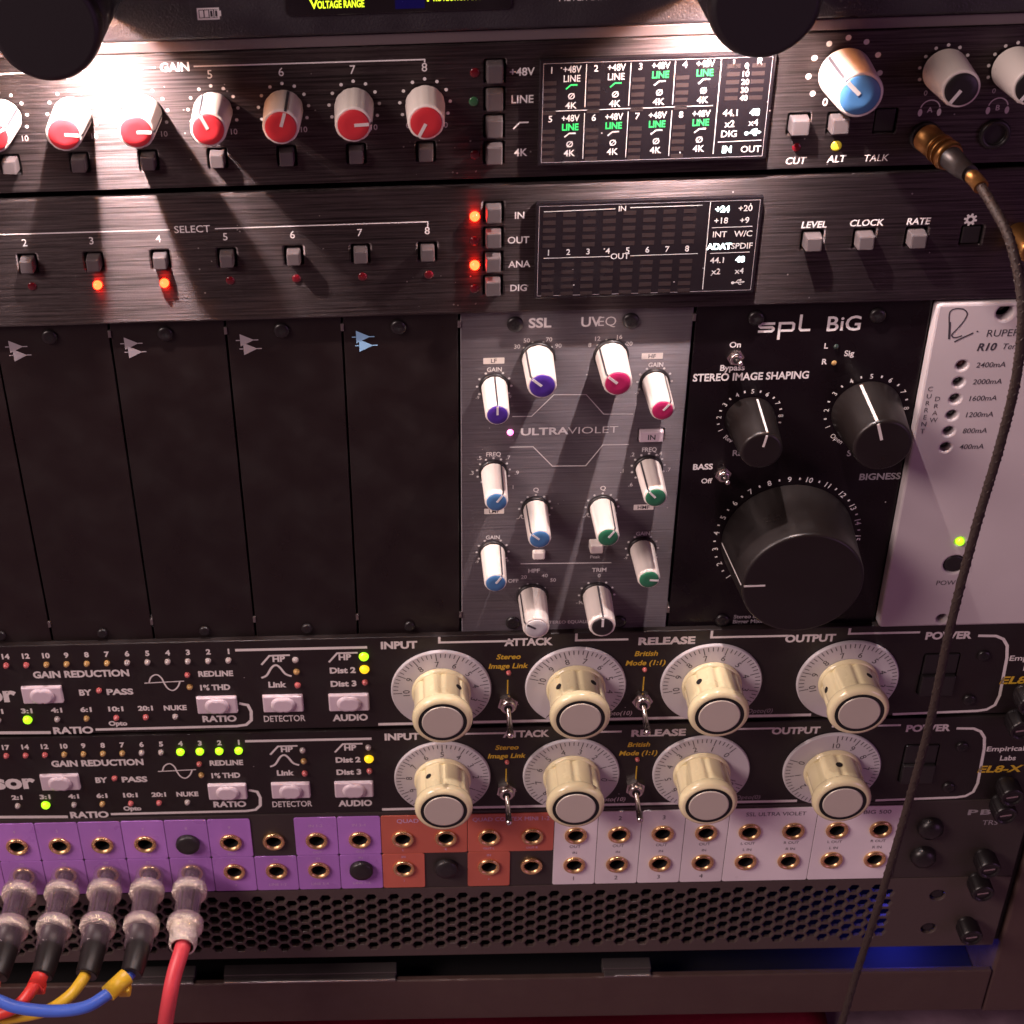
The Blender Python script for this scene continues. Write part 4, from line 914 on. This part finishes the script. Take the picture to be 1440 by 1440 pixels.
# ================================================================ headphone plug and cable
t = Thing('headphone_cable', 'dark braided headphone cable with a gold plug hanging down the right side', 'cable', (138.6, 55.6, 0))
A_, B_ = Vector((140.0, 56.0, 1.6)), Vector((143.2, 54.9, 13.0))
bm = bm_new(); tube(bm, [A_-Vector((0.4, -0.1, 1.4)), A_+Vector((0.4, -0.1, 1.4))], 3.0, 20)
tube(bm, [A_, B_], lambda q: 4.25-0.2*q, 36)
for q in (0.60, 0.80): tube(bm, [A_.lerp(B_, q), A_.lerp(B_, q+0.07)], 4.45, 36)
tube(bm, [A_.lerp(B_, 0.99), A_.lerp(B_, 1.05), A_.lerp(B_, 1.12)], lambda q: 4.6-0.6*q, 36); t.add('plug_barrel', bm, 'gold')
C_ = A_.lerp(B_, 1.1)
bm = bm_new(); tube(bm, [C_, Vector((144.6, 54.6, 22)), Vector((145.4, 54.9, 27))], lambda q: 3.5-1.0*q, 20); t.add('strain_relief', bm, 'boot_black')
cpts = [(145.3, 54.8, 26), (146.0, 54.6, 31), (148.0, 51.5, 40), (151.6, 44.0, 50), (155.6, 28.0, 57), (158.0, 6.0, 58), (158.6, -20.0, 56), (157.3, -50, 55), (156.2, -88.0, 55), (156.4, -130.0, 55), (155.0, -170.0, 55), (152.6, -215.0, 55), (149.3, -262.0, 55), (147.0, -310.0, 55)]
pts_ = spline(cpts, 26)
bm = bm_new(); tube(bm, pts_, 1.38, 14)
for hand in (1, -1):                                        # the braid: two sets of fine raised threads winding round the cord
    for ph in range(3):
        th = []
        for i, p in enumerate(pts_):
            if i % 2 and i < len(pts_)-1: continue
            a = hand*i*0.62 + 2*math.pi*ph/3; tg_ = (pts_[min(i+1, len(pts_)-1)]-pts_[max(i-1, 0)]).normalized()
            nx = tg_.cross(Vector((0, 0, 1))).normalized(); ny = tg_.cross(nx)
            th.append(p+(nx*math.cos(a)+ny*math.sin(a))*1.40)
        tube(bm, th, 0.24, 5)
t.add('cord', bm, 'cord_brown')
bm = bm_new(); tube(bm, [(145.6, 54.7, 28.5), (146.0, 54.6, 31), (146.6, 53.8, 34)], 2.2, 16); t.add('cord_sleeve', bm, 'gold', label='copper-coloured sleeve')

# ================================================================ patch leads
def plug(t, x, y, boot=True):
    bm = bm_new(); lathe(bm, [(2.9, 0.6), (2.9, 3), (2.4, 4.5), (2.0, 9), (4.3, 12), (4.5, 15), (4.1, 20), (2.2, 24), (3.8, 29), (4.2, 33), (3.6, 38)], 24, c=(x, y)); t.add('plug_core', bm, 'core_metal')
    bm = bm_new(); lathe(bm, [(5.6, 0.7), (6.0, 1.6), (6.1, 8.8)], 36, c=(x, y), cap=False); lathe(bm, [(5.6, 12.6), (5.3, 16), (5.3, 22), (5.7, 26.4)], 36, c=(x, y), cap=False); t.add('clear_sleeve', bm, 'clear_sleeve')
    for za, zb, rr in ((8.6, 12.8, 7.25), (26.2, 30.6, 7.35)):
        bm = bm_new(); lathe(bm, [(rr-1.2, za), (rr, za+0.4), (rr, zb-0.5), (rr-0.5, zb), (rr-2.0, zb)], 72, c=(x, y), rfun=lambda a, z_: 1-0.05*((int(a*36/math.pi+0.01)) % 2)); t.add('knurled_ring', bm, 'knurled_metal')
    bm = bm_new(); lathe(bm, [(5.8, 30.4), (5.7, 38), (5.2, 39.5), (4.4, 39.5)], 36, c=(x, y), cap=False); t.add('end_collar', bm, 'clear_sleeve' if boot else 'knurled_metal')
    if boot:
        bm = bm_new(); tube(bm, [(x, y, 31.2), (x, y, 40), (x-0.5, y-0.5, 47), (x-1.1, y-1.2, 50.5), (x-1.3, y-1.4, 51.5)], lambda q: 5.1-0.9*q, 28); t.add('boot', bm, 'boot_black')
def cord(t, pts, r, m):
    bm = bm_new(); tube(bm, spline(pts, 10), r, 18); t.add('cord', bm, m)
specs = [(0, 'brown', 'patch lead with a dark cord and clear barrel, leftmost of the five plugs'), (1, 'red', 'patch lead with a red cord and a red clip behind its black boot'),
         (2, 'yellow', 'patch lead with a yellow cord, in the middle of the five plugs'), (3, 'blue', 'patch lead with a blue cord held by a yellow clip'),
         (4, 'pink', 'patch lead with a thick pinkish red cord hanging straight down, no black boot')]
for k, c_, lb in specs:
    x, y = X0+P*k, YL
    t = Thing('patch_lead', lb, 'patch lead', (x, y, 0), group='patch leads in the purple jacks')
    plug(t, x, y, boot=c_ != 'pink')
    if c_ == 'brown': cord(t, [(x-1.6, y-1.8, 53), (x-3, y-5, 60), (x-9, y-14, 66), (x-20, y-20, 66), (x-50, y-18, 60)], 2.3, 'card_red')
    if c_ == 'red':
        cord(t, [(x-1.3, y-1.4, 50), (-167.9, -255.6, 57), (-173.0, -259.5, 62), (-181.4, -264.1, 63), (-196, -267, 62), (-215, -267, 58)], 2.4, 'cord_red')
        bm = bm_new(); tube(bm, [(x-1.6, y-1.0, 51.5), (x-2.8, y-0.6, 57.5)], 3.3, 8); box(bm, x-4.8, x+0.8, y-4.6, y-1.8, 53, 58, 0.6); t.add('cable_clip', bm, 'cord_red')
    if c_ == 'yellow': cord(t, [(x-1.3, y-1.4, 50), (-150.6, -256.8, 55.5), (-155.0, -260.1, 59), (-165.1, -267.0, 60), (-183, -271.0, 60), (-205, -272, 58), (-230, -270, 56)], 2.3, 'cord_yellow')
    if c_ == 'blue':
        cord(t, [(x-1.3, y-1.4, 50), (-134.8, -256.9, 56), (-139.4, -257.3, 60.5), (-147.5, -258.2, 65.5), (-160, -258.7, 66.5), (-172.7, -256.9, 66), (-181, -254.6, 64), (-205, -248, 58)], 2.4, 'cord_blue')
        bm = bm_new(); tube(bm, [(-132.6, -256.4, 52.5), (-139.0, -257.2, 60)], 3.5, 10); box(bm, -136.0, -131.0, -262.5, -258.3, 53, 58, 0.9); t.add('cable_clip', bm, 'cord_yellow')
    if c_ == 'pink': cord(t, [(x, y, 31), (x, y-0.5, 39), (-115.1, -262.0, 47), (-117.4, -270.2, 52), (-120.9, -287, 54), (-126, -320, 54)], 3.15, 'cord_pink')
